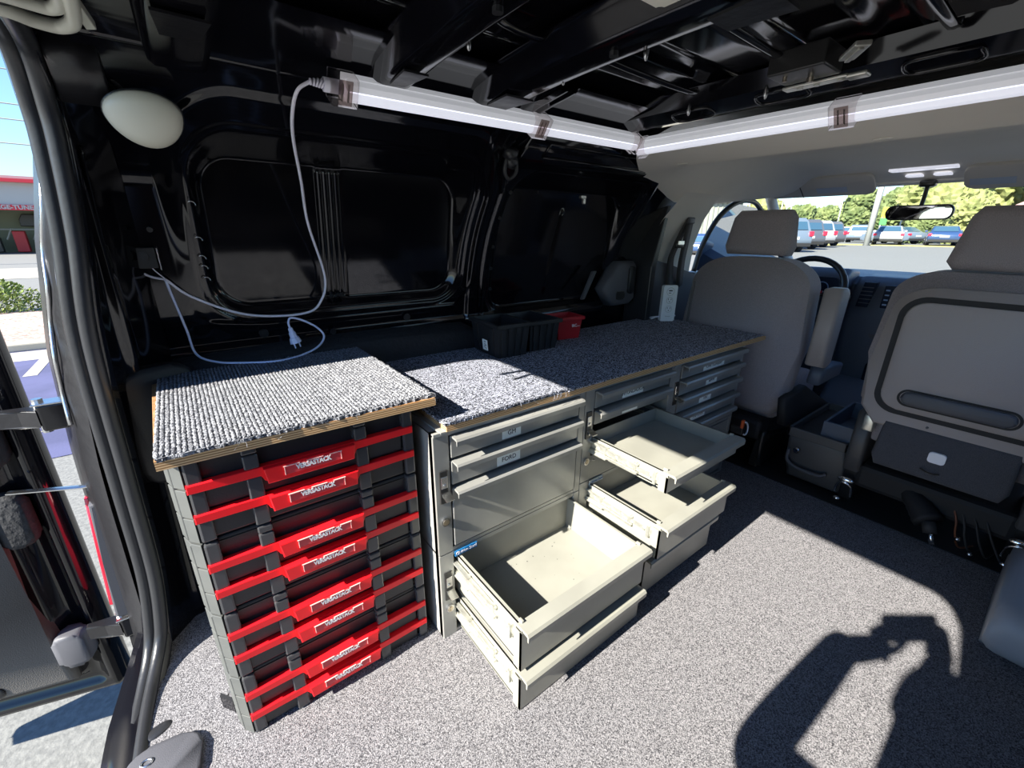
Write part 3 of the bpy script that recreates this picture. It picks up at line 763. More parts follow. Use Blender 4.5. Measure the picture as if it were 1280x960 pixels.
# outlet tower
ot = thing('power_outlet_strip', 'white power strip with two outlets and USB ports standing on the worktop', 'power strip', (1.905, 1.215, ZT), R_(-30))
b = B(); prism(b, rrect(-.036, 0, .036, .175, .006), 1, -.012, .012, .003); mk('housing', b, 'white_plastic' if 'white_plastic' in M else 'led_white', ot)
for z in (.060, .103):
    b = B(); tube(b, [(.016*cos(R_(20*k)), -.0122, z+.016*sin(R_(20*k))) for k in range(18)], .0008, 5, closed=True); f = mk('socket_ring', b, 'pole_grey', ot)
    b = B(); box(b, (-.008, -.0132, z+.001), (-.006, -.0118, z+.009)); box(b, (.006, -.0132, z+.001), (.008, -.0118, z+.009)); bar(b, (0, -.0118, z-.007), (0, -.0132, z-.007), .0025, 8); mk('slot', b, 'ink', f)
b = B(); tube(b, [(.019*cos(R_(20*k)), -.0122, .145+.019*sin(R_(20*k))) for k in range(18)], .0008, 5, closed=True); f = mk('socket_ring', b, 'pole_grey', ot)
b = B(); box(b, (-.009, -.0135, .147), (.009, -.0118, .152)); box(b, (-.009, -.0135, .137), (.003, -.0118, .140)); mk('usb_port', b, 'ink', f)
text('lettering', 'Vonsor', .009, frame((0, -.0124, .024), (1, 0, 0), (0, 0, 1), (0, -1, 0)), 'pole_grey', ot, .0003)
b = B(); tube(b, spline([(-.036, 0, .02), (-.05, .01, .018), (-.06, .03, .006), (-.04, .07, .006), (.1, .10, .006)], 5), .004, 8); mk('cable', b, 'cable_white', ot, True)
# orange-handled loop hanging at the end of the cabinets
kt = thing('lanyard_ring', 'white ring with orange strap hanging at the far end of the cabinets', 'ring', (1.885, .745, .225))
b = B(); tube(b, [(.02+.028*cos(R_(15*k)), .0+.006*sin(R_(15*k)), .028*sin(R_(15*k))) for k in range(24)], .0038, 8, closed=True); mk('ring', b, 'led_white', kt, True)
b = B(); box(b, (-.02, -.006, .0), (-.004, .006, .05), .003); mk('strap', b, 'orange', kt)
b = B(); box(b, (-.022, -.008, -.02), (-.002, .045, .012), .003); mk('clip', b, 'lock_black', kt)

# ================================================================== LIGHT TUBES, CORD, LAMPS
def led_tube(label, A, C_, face, clips, ends):
    A, C_ = Vector(A), Vector(C_); L = (C_-A).length; X = (C_-A).normalized(); Z = Vector(face).normalized(); Y = Z.cross(X)
    t = thing('light_tube', label, 'light tube', group=None); t.matrix_world = frame(A, X, Y, Z)
    b = B(); prism(b, [(-.022, -.016), (.022, -.016), (.022, .006), (.016, .006), (.0, .000), (-.016, .006), (-.022, .006)], 0, 0, L); mk('channel', b, 'led_body', t)
    b = B(); prism(b, [(-.021, .000), (-.019, .013), (-.010, .020), (.001, .019), (.002, .004)], 0, .004, L-.004); mk('diffuser', b, 'led_lens', t)
    b = B(); prism(b, [(.003, .004), (.003, .017), (.014, .015), (.021, .004)], 0, .004, L-.004); mk('reflector', b, 'led_body', t)
    for c in clips:
        b = B(); box(b, (c-.025, -.026, -.018), (c+.025, .026, .024), .002); k = mk('clip', b, 'clear_plastic', t)
        b = B()
        for dx in (-.006, .006): bar(b, (c+dx, -.016, .021), (c+dx, .016, .021), .0018, 6)
        mk('clip_pin', b, 'steel', k)
        b = B(); box(b, (c-.013, -.022, .020), (c+.013, .022, .0235)); mk('clip_band', b, 'clear_tint', k)
    for c in ends:
        b = B(); box(b, (c-.016, -.026, -.018), (c+.016, .026, .023), .003); mk('end_cap', b, 'clear_plastic', t)
    return t
ld1 = led_tube('white light tube in clear clips along the left roof edge, with cord plugged in', (.330, .985, 1.315), (1.228, .967, 1.312), (-.25, -.78, -.60) and (0, -.80, -.60), (.0, .50), (.885,))
ld2 = led_tube('white light tube running across the van above the front headliner', (1.262, .985, 1.312), (1.262, -.22, 1.312), (-.80, 0, -.60), (.56,), (.02,))
pc = thing('lamp_cord', 'white power cord hanging from the light tube, with a loose plug above the short worktop', 'cord')
b = B(); p0 = Vector((.33, .985, 1.315))
tube(b, [p0+Vector((-.035, 0, .0)), p0+Vector((.0, 0, 0))], .013, 10); 
for k in range(5): tube(b, [p0+Vector((-.060+.006*k, .0, .0+.0005*k)), p0+Vector((-.057+.006*k, 0, 0))], .006+.0011*k, 10)
mk('connector', b, 'cable_pink', pc) if 'cable_pink' in M else mk('connector', b, 'cable_white', pc, True)
pts = [(.272, .986, 1.316), (.25, 1.0, 1.300), (.245, 1.04, 1.27), (.258, 1.12, 1.235), (.285, 1.22, 1.165), (.308, 1.31, 1.07), (.345, 1.372, .955), (.352, 1.388, .90), (.340, 1.400, .855), (.305, 1.408, .818), (.22, 1.410, .812), (.12, 1.408, .830), (.02, 1.395, .885), (-.025, 1.38, .933)]
b = B(); tube(b, spline(pts, 8), .0034, 8); mk('cable', b, 'cable_white', pc, True)
pts = [(-.025, 1.38, .933), (-.02, 1.39, .89), (-.008, 1.40, .80), (.0, 1.39, .735), (.04, 1.35, .716), (.10, 1.31, .713), (.17, 1.28, .7125), (.235, 1.30, .713), (.29, 1.325, .725), (.318, 1.35, .748), (.305, 1.36, .775), (.27, 1.365, .80), (.238, 1.36, .812), (.228, 1.355, .80), (.229, 1.35, .785)]
b = B(); tube(b, spline(pts, 8), .0030, 8); mk('cable', b, 'cable_bluelit', pc, True)
b = B(); q = Vector((.229, 1.35, .785)); d = Vector((.10, -.03, -.45)).normalized()
tube(b, [q, q+d*.012, q+d*.013, q+d*.028, q+d*.029, q+d*.045], [.006, .007, .009, .010, .013, .016], 8)
xx = Vector((1, 0, .2)).normalized()
for s in (-.007, .007): tube(b, [q+d*.045+xx*s, q+d*.06+xx*s], .0022, 5)
mk('plug', b, 'cable_bluelit', pc)
b = B(); tube(b, spline([(-.025, 1.38, .933), (-.05, 1.385, .94), (-.075, 1.38, .957)], 5), .0028, 6); tube(b, spline([(-.025, 1.38, .935), (-.04, 1.372, .955), (-.05, 1.375, .975)], 5), .0014, 6); mk('tail', b, 'cable_white', pc, True)
ad = thing('cable_anchor', 'small black screw anchor on the rear left pillar holding the cord', 'bracket', (-.055, 1.375, .985))
b = B(); box(b, (-.024, -.006, -.024), (.024, .004, .024), .002); mk('base', b, 'lock_black', ad)
b = B(); bar(b, (0, -.005, .004), (0, -.014, .004), .011, 8); mk('bolt', b, 'rubber', ad)
b = B(); bar(b, (.028, -.008, .022), (.028, -.008, -.028), .0018, 6); mk('pin', b, 'steel', ad)
# oval dome lamp on the rear corner
dl = thing('dome_lamp', 'cream egg-shaped dome lamp high on the rear left corner', 'lamp')
cc = Vector((.011, 1.135, 1.245)); Zd = Vector((-.05, -.86, -.50)).normalized(); Xd = Vector((1, 0, .16)); Xd = (Xd-Zd*Xd.dot(Zd)).normalized(); Yd = Zd.cross(Xd)
dl.matrix_world = frame(cc, Xd, Yd, Zd)
def egg(bm, rx, ry, h, n=36, m=8):
    V = []
    for j in range(m+1):
        k = sin(pi/2*(1-j/m)) if j < m else 0; z = h*cos(pi/2*(1-j/m)); ring = []
        if j == m: top = bm.verts.new((0, 0, h)); break
        for i in range(n):
            a = 2*pi*i/n; r = 1
            x = cos(a)*rx*k*(1+.13*sin(a)); y = sin(a)*ry*k*(1.0 if sin(a) < 0 else .82)
            ring.append(bm.verts.new((x, y, z)))
        V.append(ring)
    for j in range(len(V)-1):
        for i in range(n): bm.faces.new([V[j][i], V[j][(i+1) % n], V[j+1][(i+1) % n], V[j+1][i]])
    for i in range(n): bm.faces.new([V[-1][i], V[-1][(i+1) % n], top])
    bm.faces.new(V[0][::-1])
b = B(); egg(b, .058, .054, .024); mk('lens', b, 'dome_lens', dl, True)
b = B(); egg(b, .060, .056, .008); xf(b, Matrix.Translation((0, 0, -.004))); mk('base', b, 'rubber', dl, True)
d2 = thing('dome_lamp', 'white ceiling lamp on the black roof bow, cut by the top edge of the picture', 'lamp', (.568, .43, 1.372))
b = B(); prism(b, rrect(-.045, -.035, .045, .035, .008), 2, -.024, 0, .004); mk('lens', b, 'dome_lens_white', d2)
b = B(); prism(b, rrect(-.048, -.038, .048, .038, .008), 2, -.006, .004, .002); mk('base', b, 'led_white', d2)
# cream pipe loops hanging in the upper rear corner
pl_ = thing('cable_loop', 'pale cream rubber loops hanging under the roof in the upper left corner', 'loop')
b = B()
tube(b, spline([(-.20, .94, 1.315), (-.118, .935, 1.315), (-.088, .957, 1.315), (-.062, .962, 1.315), (-.046, .935, 1.315), (-.041, .90, 1.317), (-.036, .82, 1.32)], 8), .009, 8, sy=1.0)
mk('outer_loop', b, 'seal_cream', pl_, True)
b = B()
tube(b, spline([(-.20, .88, 1.32), (-.113, .893, 1.318), (-.083, .903, 1.318), (-.062, .906, 1.318), (-.051, .885, 1.32), (-.047, .84, 1.324)], 8), .008, 8, sy=1.0)
mk('inner_loop', b, 'seal_cream', pl_, True)
b = B(); prism(b, [(-.048, .84), (-.034, .84), (-.022, .955), (-.034, .965)], 2, 1.318, 1.33, .002); mk('mount', b, 'seal_cream', pl_)
# latch mechanism on the front header
lm = thing('latch_mechanism', 'galvanised latch plate with a black box on the front roof header', 'latch', (1.05, .43, 1.345), R_(0))
b = B(); box(b, (-.055, -.045, -.004), (.03, .055, .036), .003); mk('cover', b, 'lock_black', lm)
b = B(); box(b, (.032, -.055, -.010), (.058, .06, -.004), .002); box(b, (.035, -.085, -.012), (.062, -.05, -.004), .003)
for y in (-.04, .0, .03): bar(b, (.045, y, -.012), (.045, y, -.008), .006, 8)
mk('plate', b, 'galvanised', lm)
b = B(); bar(b, (.01, .0, -.002), (.01, .0, -.012), .006, 10); bar(b, (-.03, .03, -.002), (-.03, .03, -.012), .004, 10); mk('screw', b, 'brass', lm)
br = thing('roof_bracket', 'short shiny metal bracket under the front roof header, right of the latch', 'bracket', (.975, .335, 1.338), R_(35))
b = B(); box(b, (-.035, -.012, 0), (.035, .012, .008), .002); box(b, (-.03, -.004, -.004), (.03, .004, .0), .001); mk('strip', b, 'galvanised', br)

# ================================================================== CAB
# headliner
b = B()
def hl(u, v):
    s = (v-.5)*2; xs = 1.275+.33*sm(.60, .98, abs(s)); x = xs+(2.975-xs)*u
    zc = interp(x, [(1.275, 1.325), (1.32, 1.300), (1.50, 1.278), (1.62, 1.300), (1.80, 1.365), (2.3, 1.385), (2.7, 1.365), (2.90, 1.325), (2.975, 1.29)])
    hw = .79-.04*sm(2.4, 2.97, x)
    edge = interp(x, [(1.275, 1.30), (1.93, 1.19), (2.3, 1.20), (2.7, 1.24), (2.975, 1.27)])
    k = sm(.62, 1.0, abs(s))
    return (x, YC+s*hw, zc*(1-k)+min(edge, zc)*k)
grid(b, hl, 90, 60); hlr = struct(mk('trim_2', b, 'headliner', smooth=True))
b = B()
for (x, y) in ((1.47, .95), (1.47, .40), (1.47, .10), (1.62, .75)): ball(b, (x, y, interp(x, [(1.47, 1.281), (1.62, 1.300)])-.001), .010, .022, .003, 12)
cl_ = mk('fastener', b, 'pillar_trim', hlr, True); cl_['kind'] = 'stuff'
b = B()
for y in (.62, .52): box(b, (2.86, y-.03, 1.318), (2.93, y+.03, 1.328), .003)
box(b, (2.78, .46, 1.338), (2.88, .70, 1.352), .004); mk('map_lamp', b, 'led_lens', hlr)
# B pillar trims
def pill(x0, x1, z0, z1, off, m, par, name):
    b = B(); grid(b, lambda u, v: (interp(v, [(0, x0[0]), (1, x0[1])])*(1-u)+interp(v, [(0, x1[0]), (1, x1[1])])*u, wall_y(z0+(z1-z0)*v)-off-.012*sin(pi*u), z0+(z1-z0)*v), 12, 24)
    bmesh.ops.recalc_face_normals(b, faces=b.faces[:]); return mk(name, b, m, par, True)
bp_ = pill((1.845, 1.90), (2.34, 2.20), .84, 1.23, .035, 'pillar_trim', None, 'trim_3'); struct(bp_)
b = B(); prism(b, [(1.84, .0), (2.45, 0), (2.45, .83), (2.30, .845), (2.18, .86), (2.05, .905), (1.93, .93), (1.845, .925)], 1, 1.335, 1.40, .012, 3); struct(mk('trim_4', b, 'grey_plastic', smooth=False))
b = B(); prism(b, [(1.815, 0), (1.845, 0), (1.86, .9), (1.945, 1.24), (1.92, 1.24), (1.83, .9)], 1, 1.28, 1.42, .004); mk('gasket', b, 'rubber', wl)
hc = thing('handle_cover', 'dark grey plastic cover with pull handle at the front end of the left wall', 'cover', (0, 0, 0))
b = B(); prism(b, [(1.585, .80), (1.67, .895), (1.69, .925), (1.80, .925), (1.825, .90), (1.825, .74), (1.79, .715), (1.66, .715)], 1, 1.355, 1.43, .02, 3); mk('cover', b, 'grey_plastic', hc, True)
b = B(); prism(b, rrect(1.755, .77, 1.80, .90, .015), 1, 1.345, 1.36, .006); mk('handle', b, 'black_plastic', hc, True)
b = B(); prism(b, rrect(1.675, .745, 1.735, .785, .01), 1, 1.350, 1.36, .004); mk('lever', b, 'lock_black', hc)
b = B(); prism(b, [(1.47, .76), (1.49, .76), (1.56, .885), (1.535, .885)], 1, 1.385, 1.40, .003); mk('strut', b, 'grey_plastic', hc)
# seat belt
sb = thing('seat_belt', 'dark driver seat belt with buckle tongue hanging on the left pillar', 'seat belt')
def strip(bm, pts, w, t=.0016):
    P = spline(pts, 6)
    tube(bm, P, 1.0, 4, sx=w/1.41, sy=t, up=(1, 0, .2))
b = B(); strip(b, [(2.085, 1.268, 1.115), (2.06, 1.285, 1.06), (2.045, 1.30, 1.0), (2.04, 1.318, .93), (2.06, 1.325, .84), (2.09, 1.325, .60), (2.12, 1.325, .3)], .046); mk('webbing', b, 'belt', sb, True)
b = B(); strip(b, [(2.09, 1.268, 1.115), (2.10, 1.285, 1.0), (2.12, 1.305, .9), (2.16, 1.325, .78)], .046); mk('webbing', b, 'belt', sb, True)
b = B(); box(b, (2.06, 1.255, 1.10), (2.115, 1.28, 1.13), .006); mk('upper_guide', b, 'grey_plastic', sb, True)
b = B(); box(b, (2.01, 1.275, .985), (2.075, 1.295, 1.015), .005); k = mk('tongue', b, 'lock_black', sb, True)
b = B(); box(b, (2.015, 1.268, 1.0), (2.065, 1.276, 1.02), .002); mk('tongue_plate', b, 'steel', k)
# driver door, sills, A pillars, windows
def door_side(sgn, nm):
    Y = lambda y: y if sgn > 0 else 2*YC-y
    b = B(); prism(b, [(2.36, -.05), (3.62, -.05), (3.62, .86), (2.36, .845)], 1, Y(1.36), Y(1.44), .01); d = struct(mk(nm, b, 'dash_plastic'))
    b = B(); prism(b, [(2.36, .62), (3.2, .62), (3.2, .68), (2.36, .68)], 1, Y(1.30), Y(1.37), .015, 3); mk('armrest', b, 'dash_plastic', d, True)
    b = B(); tube(b, spline([(2.37, Y(1.375), .85), (2.39, Y(1.36), .98), (2.44, Y(1.32), 1.13), (2.55, Y(1.29), 1.215), (2.72, Y(1.285), 1.235), (2.88, Y(1.30), 1.20), (3.1, Y(1.325), 1.10), (3.5, Y(1.365), .89)], 8), .014, 8); mk('window_seal', b, 'rubber', d, True)
    b = B(); vs = [b.verts.new(p) for p in ((2.37, Y(1.38), .85), (2.44, Y(1.32), 1.13), (2.55, Y(1.29), 1.215), (2.88, Y(1.30), 1.20), (3.5, Y(1.37), .86))]; b.faces.new(vs); w_ = mk('pane', b, 'glass_clear', d)
    b = B(); tube(b, spline([(2.90, Y(1.27), 1.285), (3.1, Y(1.30), 1.17), (3.35, Y(1.33), 1.02), (3.62, Y(1.35), .86)], 8), .035, 10, sx=1, sy=.8); struct(mk('trim_%d' % (5 if sgn > 0 else 6), b, 'pillar_trim', smooth=True))
door_side(1, 'door_1'); door_side(-1, 'door_2')
b = B(); vs = [b.verts.new(p) for p in ((2.97, -.12, 1.30), (2.97, 1.28, 1.30), (3.66, 1.36, .84), (3.66, -.20, .84))]; b.faces.new(vs); wn = struct(mk('window_1', b, 'glass_clear'))
b = B(); box(b, (2.94, -.15, 1.295), (3.0, 1.31, 1.33), .008); mk('header', b, 'pillar_trim', wn)
b = B(); prism(b, [(2.97, 1.33), (3.7, .84), (3.75, -.3), (4.2, -.3), (4.3, .55), (3.72, .80)][::-1], 1, -.25, 1.42) if False else box(b, (3.70, -.25, -.2), (4.35, 1.41, .70), .10, 4); mk('bonnet', b, 'black_paint', wn, True)
b = B(); prism(b, [(-.275, 0.0), (-.225, 0), (-.225, .84), (-.10, 1.22), (-.14, 1.22), (-.275, .84)], 0, 1.94, 2.36, .004); struct(mk('trim_7', b, 'pillar_trim'))
# sun visors
def visor(y0, y1, label, lab2):
    t = thing('sun_visor', label, 'visor')
    Ys = sorted((y0, y1)); b = B()
    prism(b, rrect(0, 0, Ys[1]-Ys[0], .155, .035), 2, -.009, .009, .006, 2)
    A = Vector((2.93, Ys[0], 1.262)); X = Vector((0, 1, 0)); Yv = Vector((-.86, 0, .50)).normalized(); Zv = X.cross(Yv)
    xf(b, frame(A, X, Yv, Zv)); mk('panel', b, 'visor', t, True)
    b = B(); c = (Ys[1]-Ys[0])*lab2; box(b, (c-.07, .03, .0092), (c+.07, .075, .0102)); box(b, (c-.07, .03, -.0102), (c+.07, .075, -.0092)); xf(b, frame(A, X, Yv, Zv)); mk('warning_label', b, 'visor_label', t)
    b = B(); box(b, ((Ys[1]-Ys[0])-.19 if y0 > .58 else .19, .0, .009), ((Ys[1]-Ys[0])-.186 if y0 > .58 else .194, .15, .0105)); box(b, ((Ys[1]-Ys[0])-.19, .0, -.0105), ((Ys[1]-Ys[0])-.186, .15, -.009)); xf(b, frame(A, X, Yv, Zv)); mk('crease', b, 'rubber', t)
    return t
visor(.76, 1.28, 'grey driver sun visor with pale label at the upper left of the windscreen', .36)
visor(.0, .44, 'grey passenger sun visor at the upper right of the windscreen', .80)
# mirror
rm = thing('rear_view_mirror', 'black rear-view mirror hanging at the top middle of the windscreen', 'mirror', (2.9, .57, 1.16))
b = B(); prism(b, rrect(-.125, -.034, .125, .034, .028), 0, -.004, .022, .006, 3); mk('housing', b, 'black_plastic', rm, True)
b = B(); prism(b, rrect(-.119, -.028, .119, .028, .024), 0, -.0055, -.004); mk('mirror_glass', b, 'mirror_glass', rm)
b = B(); tube(b, spline([(.02, 0, .02), (.03, 0, .07), (.03, .0, .12)], 4), .009, 8); box(b, (.005, -.03, .115), (.06, .03, .145), .008); mk('stalk', b, 'lock_black', rm, True)

# dashboard
da = thing('dashboard', 'dark blue-grey dashboard with vents, centre stack and instrument cluster', 'dashboard')
b = B(); prism(b, [(2.98, .42), (2.93, .60), (2.92, .70), (2.96, .80), (3.02, .838), (3.2, .845), (3.7, .838), (3.75, .3), (3.3, .3)], 1, -.20, 1.335, .02, 2); mk('top_pad', b, 'dash_plastic', da, False)
b = B(); prism(b, [(3.01, .0), (2.92, .30), (2.86, .60), (2.90, .80), (2.96, .845), (3.2, .85), (3.2, 0)], 1, .40, .745, .03, 3); mk('centre_stack', b, 'dash_plastic', da, True)
def stackx(z): return interp(z, [(.6, 2.86), (.8, 2.90), (.845, 2.96)])
b = B(); 
for (y0, y1, z0, z1) in ((.635, .705, .695, .825),):
    prism(b, [(y0+.02, z0), (y1, z0), (y1-.015, z1), (y0, z1)], 0, 2.86, 2.91, .006)
v_ = mk('air_vent', b, 'screen', da)
for k in range(5):
    b = B(); box(b, (2.857, .645, .715+.02*k), (2.866, .695, .719+.02*k)); mk('louvre', b, 'grey_plastic', v_)
b = B(); box(b, (2.855, .46, .70), (2.90, .60, .815), .004); rd = mk('radio', b, 'screen', da)
b = B()
for k in range(4): box(b, (2.853, .575, .715+.024*k), (2.857, .592, .722+.024*k))
mk('button', b, 'gauge', rd)['kind'] = 'stuff'
b = B(); bar(b, (2.868, .49, .56), (2.88, .49, .56), .026, 16); bar(b, (2.868, .59, .56), (2.88, .59, .56), .026, 16); mk('heater_knob', b, 'grey_plastic', da)['kind'] = 'stuff'
b = B(); box(b, (2.90, .46, .26), (2.93, .60, .42), .01); mk('gear_panel', b, 'screen', da)
b = B(); prism(b, [(2.80, .70), (2.84, .84), (2.90, .882), (3.05, .87), (3.1, .70)], 1, .765, 1.08, .02, 3); mk('cluster_hood', b, 'dash_plastic', da, True)
b = B(); prism(b, rrect(.785, .735, 1.06, .838, .03), 0, 2.806, 2.83); cb = mk('cluster_face', b, 'screen', da)
for y in (.995, .93, .86):
    b = B(); tube(b, [(2.803, y+.030*cos(R_(15*k-30)), .782+.030*sin(R_(15*k-30))) for k in range(17)], .003, 5); mk('gauge', b, 'gauge', cb)
b = B(); ball(b, (2.803, .80, .765), .003, .006, .006); mk('warning_light', b, 'tail_red', cb)
# steering wheel
sw = thing('steering_wheel', 'dark steering wheel behind the driver seat', 'steering wheel')
C0 = Vector((2.70, .915, .765)); ax = Vector((-.90, 0, .44)).normalized(); U = Vector((0, 1, 0)); Vv = ax.cross(U)
b = B(); tube(b, [C0+U*.187*cos(R_(10*k))+Vv*.187*sin(R_(10*k)) for k in range(36)], .0155, 12, closed=True); mk('rim', b, 'rubber', sw, True)
b = B(); tube(b, [C0-ax*.02, C0-ax*.005, C0+ax*.03], [.06, .068, .05], 20); hb = mk('hub', b, 'dash_plastic', sw, True)
for a in (0, 180, 270):
    dd = U*cos(R_(a))+Vv*sin(R_(a))*(1 if (Vv*sin(R_(a))).z < 0 or a != 270 else -1)
    b = B(); tube(b, [C0+dd*.04, C0+dd*.18], [.024, .012], 8, sx=.5); mk('spoke', b, 'grey_plastic', sw, True)
b = B(); box(b, tuple(C0+Vector((-.03, -.10, .0))), tuple(C0+Vector((-.02, -.07, .012)))); mk('button', b, 'tail_red', hb)
b = B(); bar(b, (2.84, .915, .72), (2.72, .915, .76), .035, 12); mk('column', b, 'dash_plastic', sw, True)
b = B(); tube(b, [(2.80, .86, .75), (2.80, .745, .745)], .008, 8); tube(b, [(2.80, .76, .745), (2.80, .72, .744)], .011, 8); mk('wiper_stalk', b, 'lock_black', sw, True)
# lower dash / knee area
b = B(); prism(b, [(3.02, .02), (2.96, .42), (3.3, .42), (3.3, .02)], 1, .745, 1.33, .02); mk('knee_panel', b, 'dash_plastic', da)

# ---------------------------------------------------------------- seats
def slab(outline, x0, x1, bev, m, name, par, lean=0, zref=.4, seg=4, crown=0):
    b = B(); prism(b, outline, 0, x0, x1, bev, seg)
    if crown:
        bmesh.ops.subdivide_edges(b, edges=[e for e in b.edges if e.calc_length() > .15], cuts=4)
    for v in b.verts: v.co.x += lean*(v.co.z-zref)
    return mk(name, b, m, par, True)
def outline_back(yc, hw, hw2, z0, z1, r):
    pts = []
    n = 12
    for k in range(n+1):
        a = R_(-90+90*k/n)
    pts = [(yc-hw2+.05, z0), (yc+hw2-.05, z0), (yc+hw2, z0+.06), (yc+hw2+.01, (z0+z1)/2-.03)]
    for k in range(n+1):
        a = R_(90*k/n); pts.append((yc+hw-r+r*cos(a), z1-r*.75+r*.75*sin(a)))
    for k in range(n+1):
        a = R_(90+90*k/n); pts.append((yc-hw+r+r*cos(a), z1-r*.75+r*.75*sin(a)))
    pts += [(yc-hw2-.01, (z0+z1)/2-.03), (yc-hw2, z0+.06)]
    return pts
ds = thing('driver_seat', 'grey cloth driver seat seen from behind, at the end of the long worktop', 'seat')
DY = .935
slab(outline_back(DY, .262, .270, .26, .955, .18), 2.035, 2.16, .05, 'seat_cloth', 'backrest', ds, .08)
b = B(); box(b, (2.028+.0, DY+.245, .52), (2.04, DY+.255, .83), .002); 
for v in b.verts: v.co.x += .08*(v.co.z-.4)
mk('piping', b, 'belt_grey', ds)
hr = [(DY-.13, .965), (DY+.13, .965), (DY+.145, 1.0), (DY+.125, 1.125)]+[(DY+.10, 1.155), (DY-.10, 1.155), (DY-.122, 1.125), (DY-.14, 1.0)]
slab(hr, 2.05, 2.17, .045, 'seat_cloth', 'headrest', ds, .05, seg=6)
b = B(); box(b, (2.08, DY-.24, .22), (2.55, DY+.24, .40), .05, 3); mk('cushion', b, 'seat_cloth', ds, True)
b = B()
prism(b, [(2.06, .53), (2.12, .515), (2.17, .53), (2.185, .83), (2.16, .85), (2.08, .85)], 1, DY-.375, DY-.305, .015, 3); mk('armrest', b, 'seat_back_plastic', ds, True)
b = B(); prism(b, [(1.99, .38), (2.04, .24), (2.55, .10), (2.60, .22), (2.2, .40)], 1, DY-.30, DY-.26, .012, 3); mk('side_cover', b, 'seat_dark', ds, True)
b = B(); box(b, (2.0, DY-.22, .14), (2.1, DY+.22, .24), .02); mk('base_pan', b, 'seat_dark', ds)
for y in (DY-.22, DY+.2):
    b = B(); prism(b, [(1.99, .02), (2.6, .02), (2.6, .07), (2.08, .16), (2.02, .14)], 1, y-.02, y+.02, .006); mk('rail', b, 'lock_black', ds)
b = B(); tube(b, spline([(2.0, .70, .20), (1.985, .695, .10), (2.0, .69, .03)], 5), .010, 8); mk('belt_anchor', b, 'lock_black', ds, True)
b = B(); prism(b, [(2.10, .44), (2.34, .44), (2.36, .50), (2.12, .52)], 1, .56, .62, .015, 3); mk('buckle_side', b, 'dash_plastic', ds, True)

ps = thing('passenger_seat', 'fold-flat passenger seat with a hard grey plastic back panel, at the right edge', 'seat')
PY = .125
slab(outline_back(PY, .265, .272, .415, .945, .12), 1.965, 2.12, .035, 'seat_cloth', 'backrest', ps, .0)
slab(outline_back(PY, .245, .255, .40, .895, .11), 1.935, 1.975, .012, 'seat_back_plastic', 'back_shell', ps, .0)
# recessed groove and raised panel
def ringstrip(y0, z0, y1, z1, r, w, x, m, name, par):
    b = B(); o = rrect(y0, z0, y1, z1, r, 8); i = rrect(y0+w, z0+w, y1-w, z1-w, max(r-w, .01), 8)
    A = [b.verts.new((x, *p)) for p in o]; D_ = [b.verts.new((x, *p)) for p in i]
    A2 = [b.verts.new((x+.004, *p)) for p in o]; D2 = [b.verts.new((x+.004, *p)) for p in i]; n = len(o)
    for k in range(n):
        j = (k+1) % n
        b.faces.new([A[k], A[j], D_[j], D_[k]]); b.faces.new([A[k], A2[k], A2[j], A[j]]); b.faces.new([D_[k], D_[j], D2[j], D2[k]])
    bmesh.ops.recalc_face_normals(b, faces=b.faces[:]); return mk(name, b, m, par)
ringstrip(PY-.225, .455, PY+.225, .865, .07, .018, 1.932, 'seat_dark', 'groove', ps)
b = B(); prism(b, rrect(PY-.207, .473, PY+.207, .847, .055, 8), 0, 1.928, 1.94, .005); mk('centre_panel', b, 'seat_back_plastic', ps, True)
b = B(); prism(b, rrect(PY-.125, .500, PY+.150, .545, .022, 8), 0, 1.914, 1.935, .010, 3); mk('grip_bar', b, 'grey_plastic', ps, True)
ringstrip(PY-.135, .492, PY+.160, .553, .03, .007, 1.9265, 'seat_dark', 'grip_outline', ps)
b = B(); bar(b, (1.934, PY+.06, .435), (1.93, PY+.06, .435), .004, 8); mk('rivet', b, 'grey_plastic', ps)
hr = [(PY-.14, .95), (PY+.14, .95), (PY+.160, .975), (PY+.135, 1.11), (PY+.115, 1.14), (PY-.115, 1.14), (PY-.135, 1.11), (PY-.160, .975)]
slab(hr, 1.96, 2.08, .042, 'seat_cloth', 'headrest', ps, seg=6)
b = B(); box(b, (2.0, PY-.235, .30), (2.5, PY+.235, .42), .04, 3); mk('cushion', b, 'seat_cloth', ps, True)
b = B(); prism(b, [(PY-.155, .255), (PY+.165, .255), (PY+.180, .29), (PY+.172, .425), (PY-.165, .425), (PY-.17, .29)], 0, 1.93, 1.965, .014, 3)
for v in b.verts: v.co.x += -.10*(v.co.z-.42)*-1
fp = mk('hinged_flap', b, 'flap_carpet', ps, True)
b = B(); prism(b, rrect(PY-.012, .325, PY+.032, .362, .008), 0, 1.914, 1.924, .002); mk('flap_tag', b, 'led_white', fp)
b = B(); tube(b, spline([(1.912, PY-.01, .292), (1.905, PY+.015, .289), (1.912, PY+.04, .294)], 4), .003, 6); mk('finger_pull', b, 'lock_black', fp)
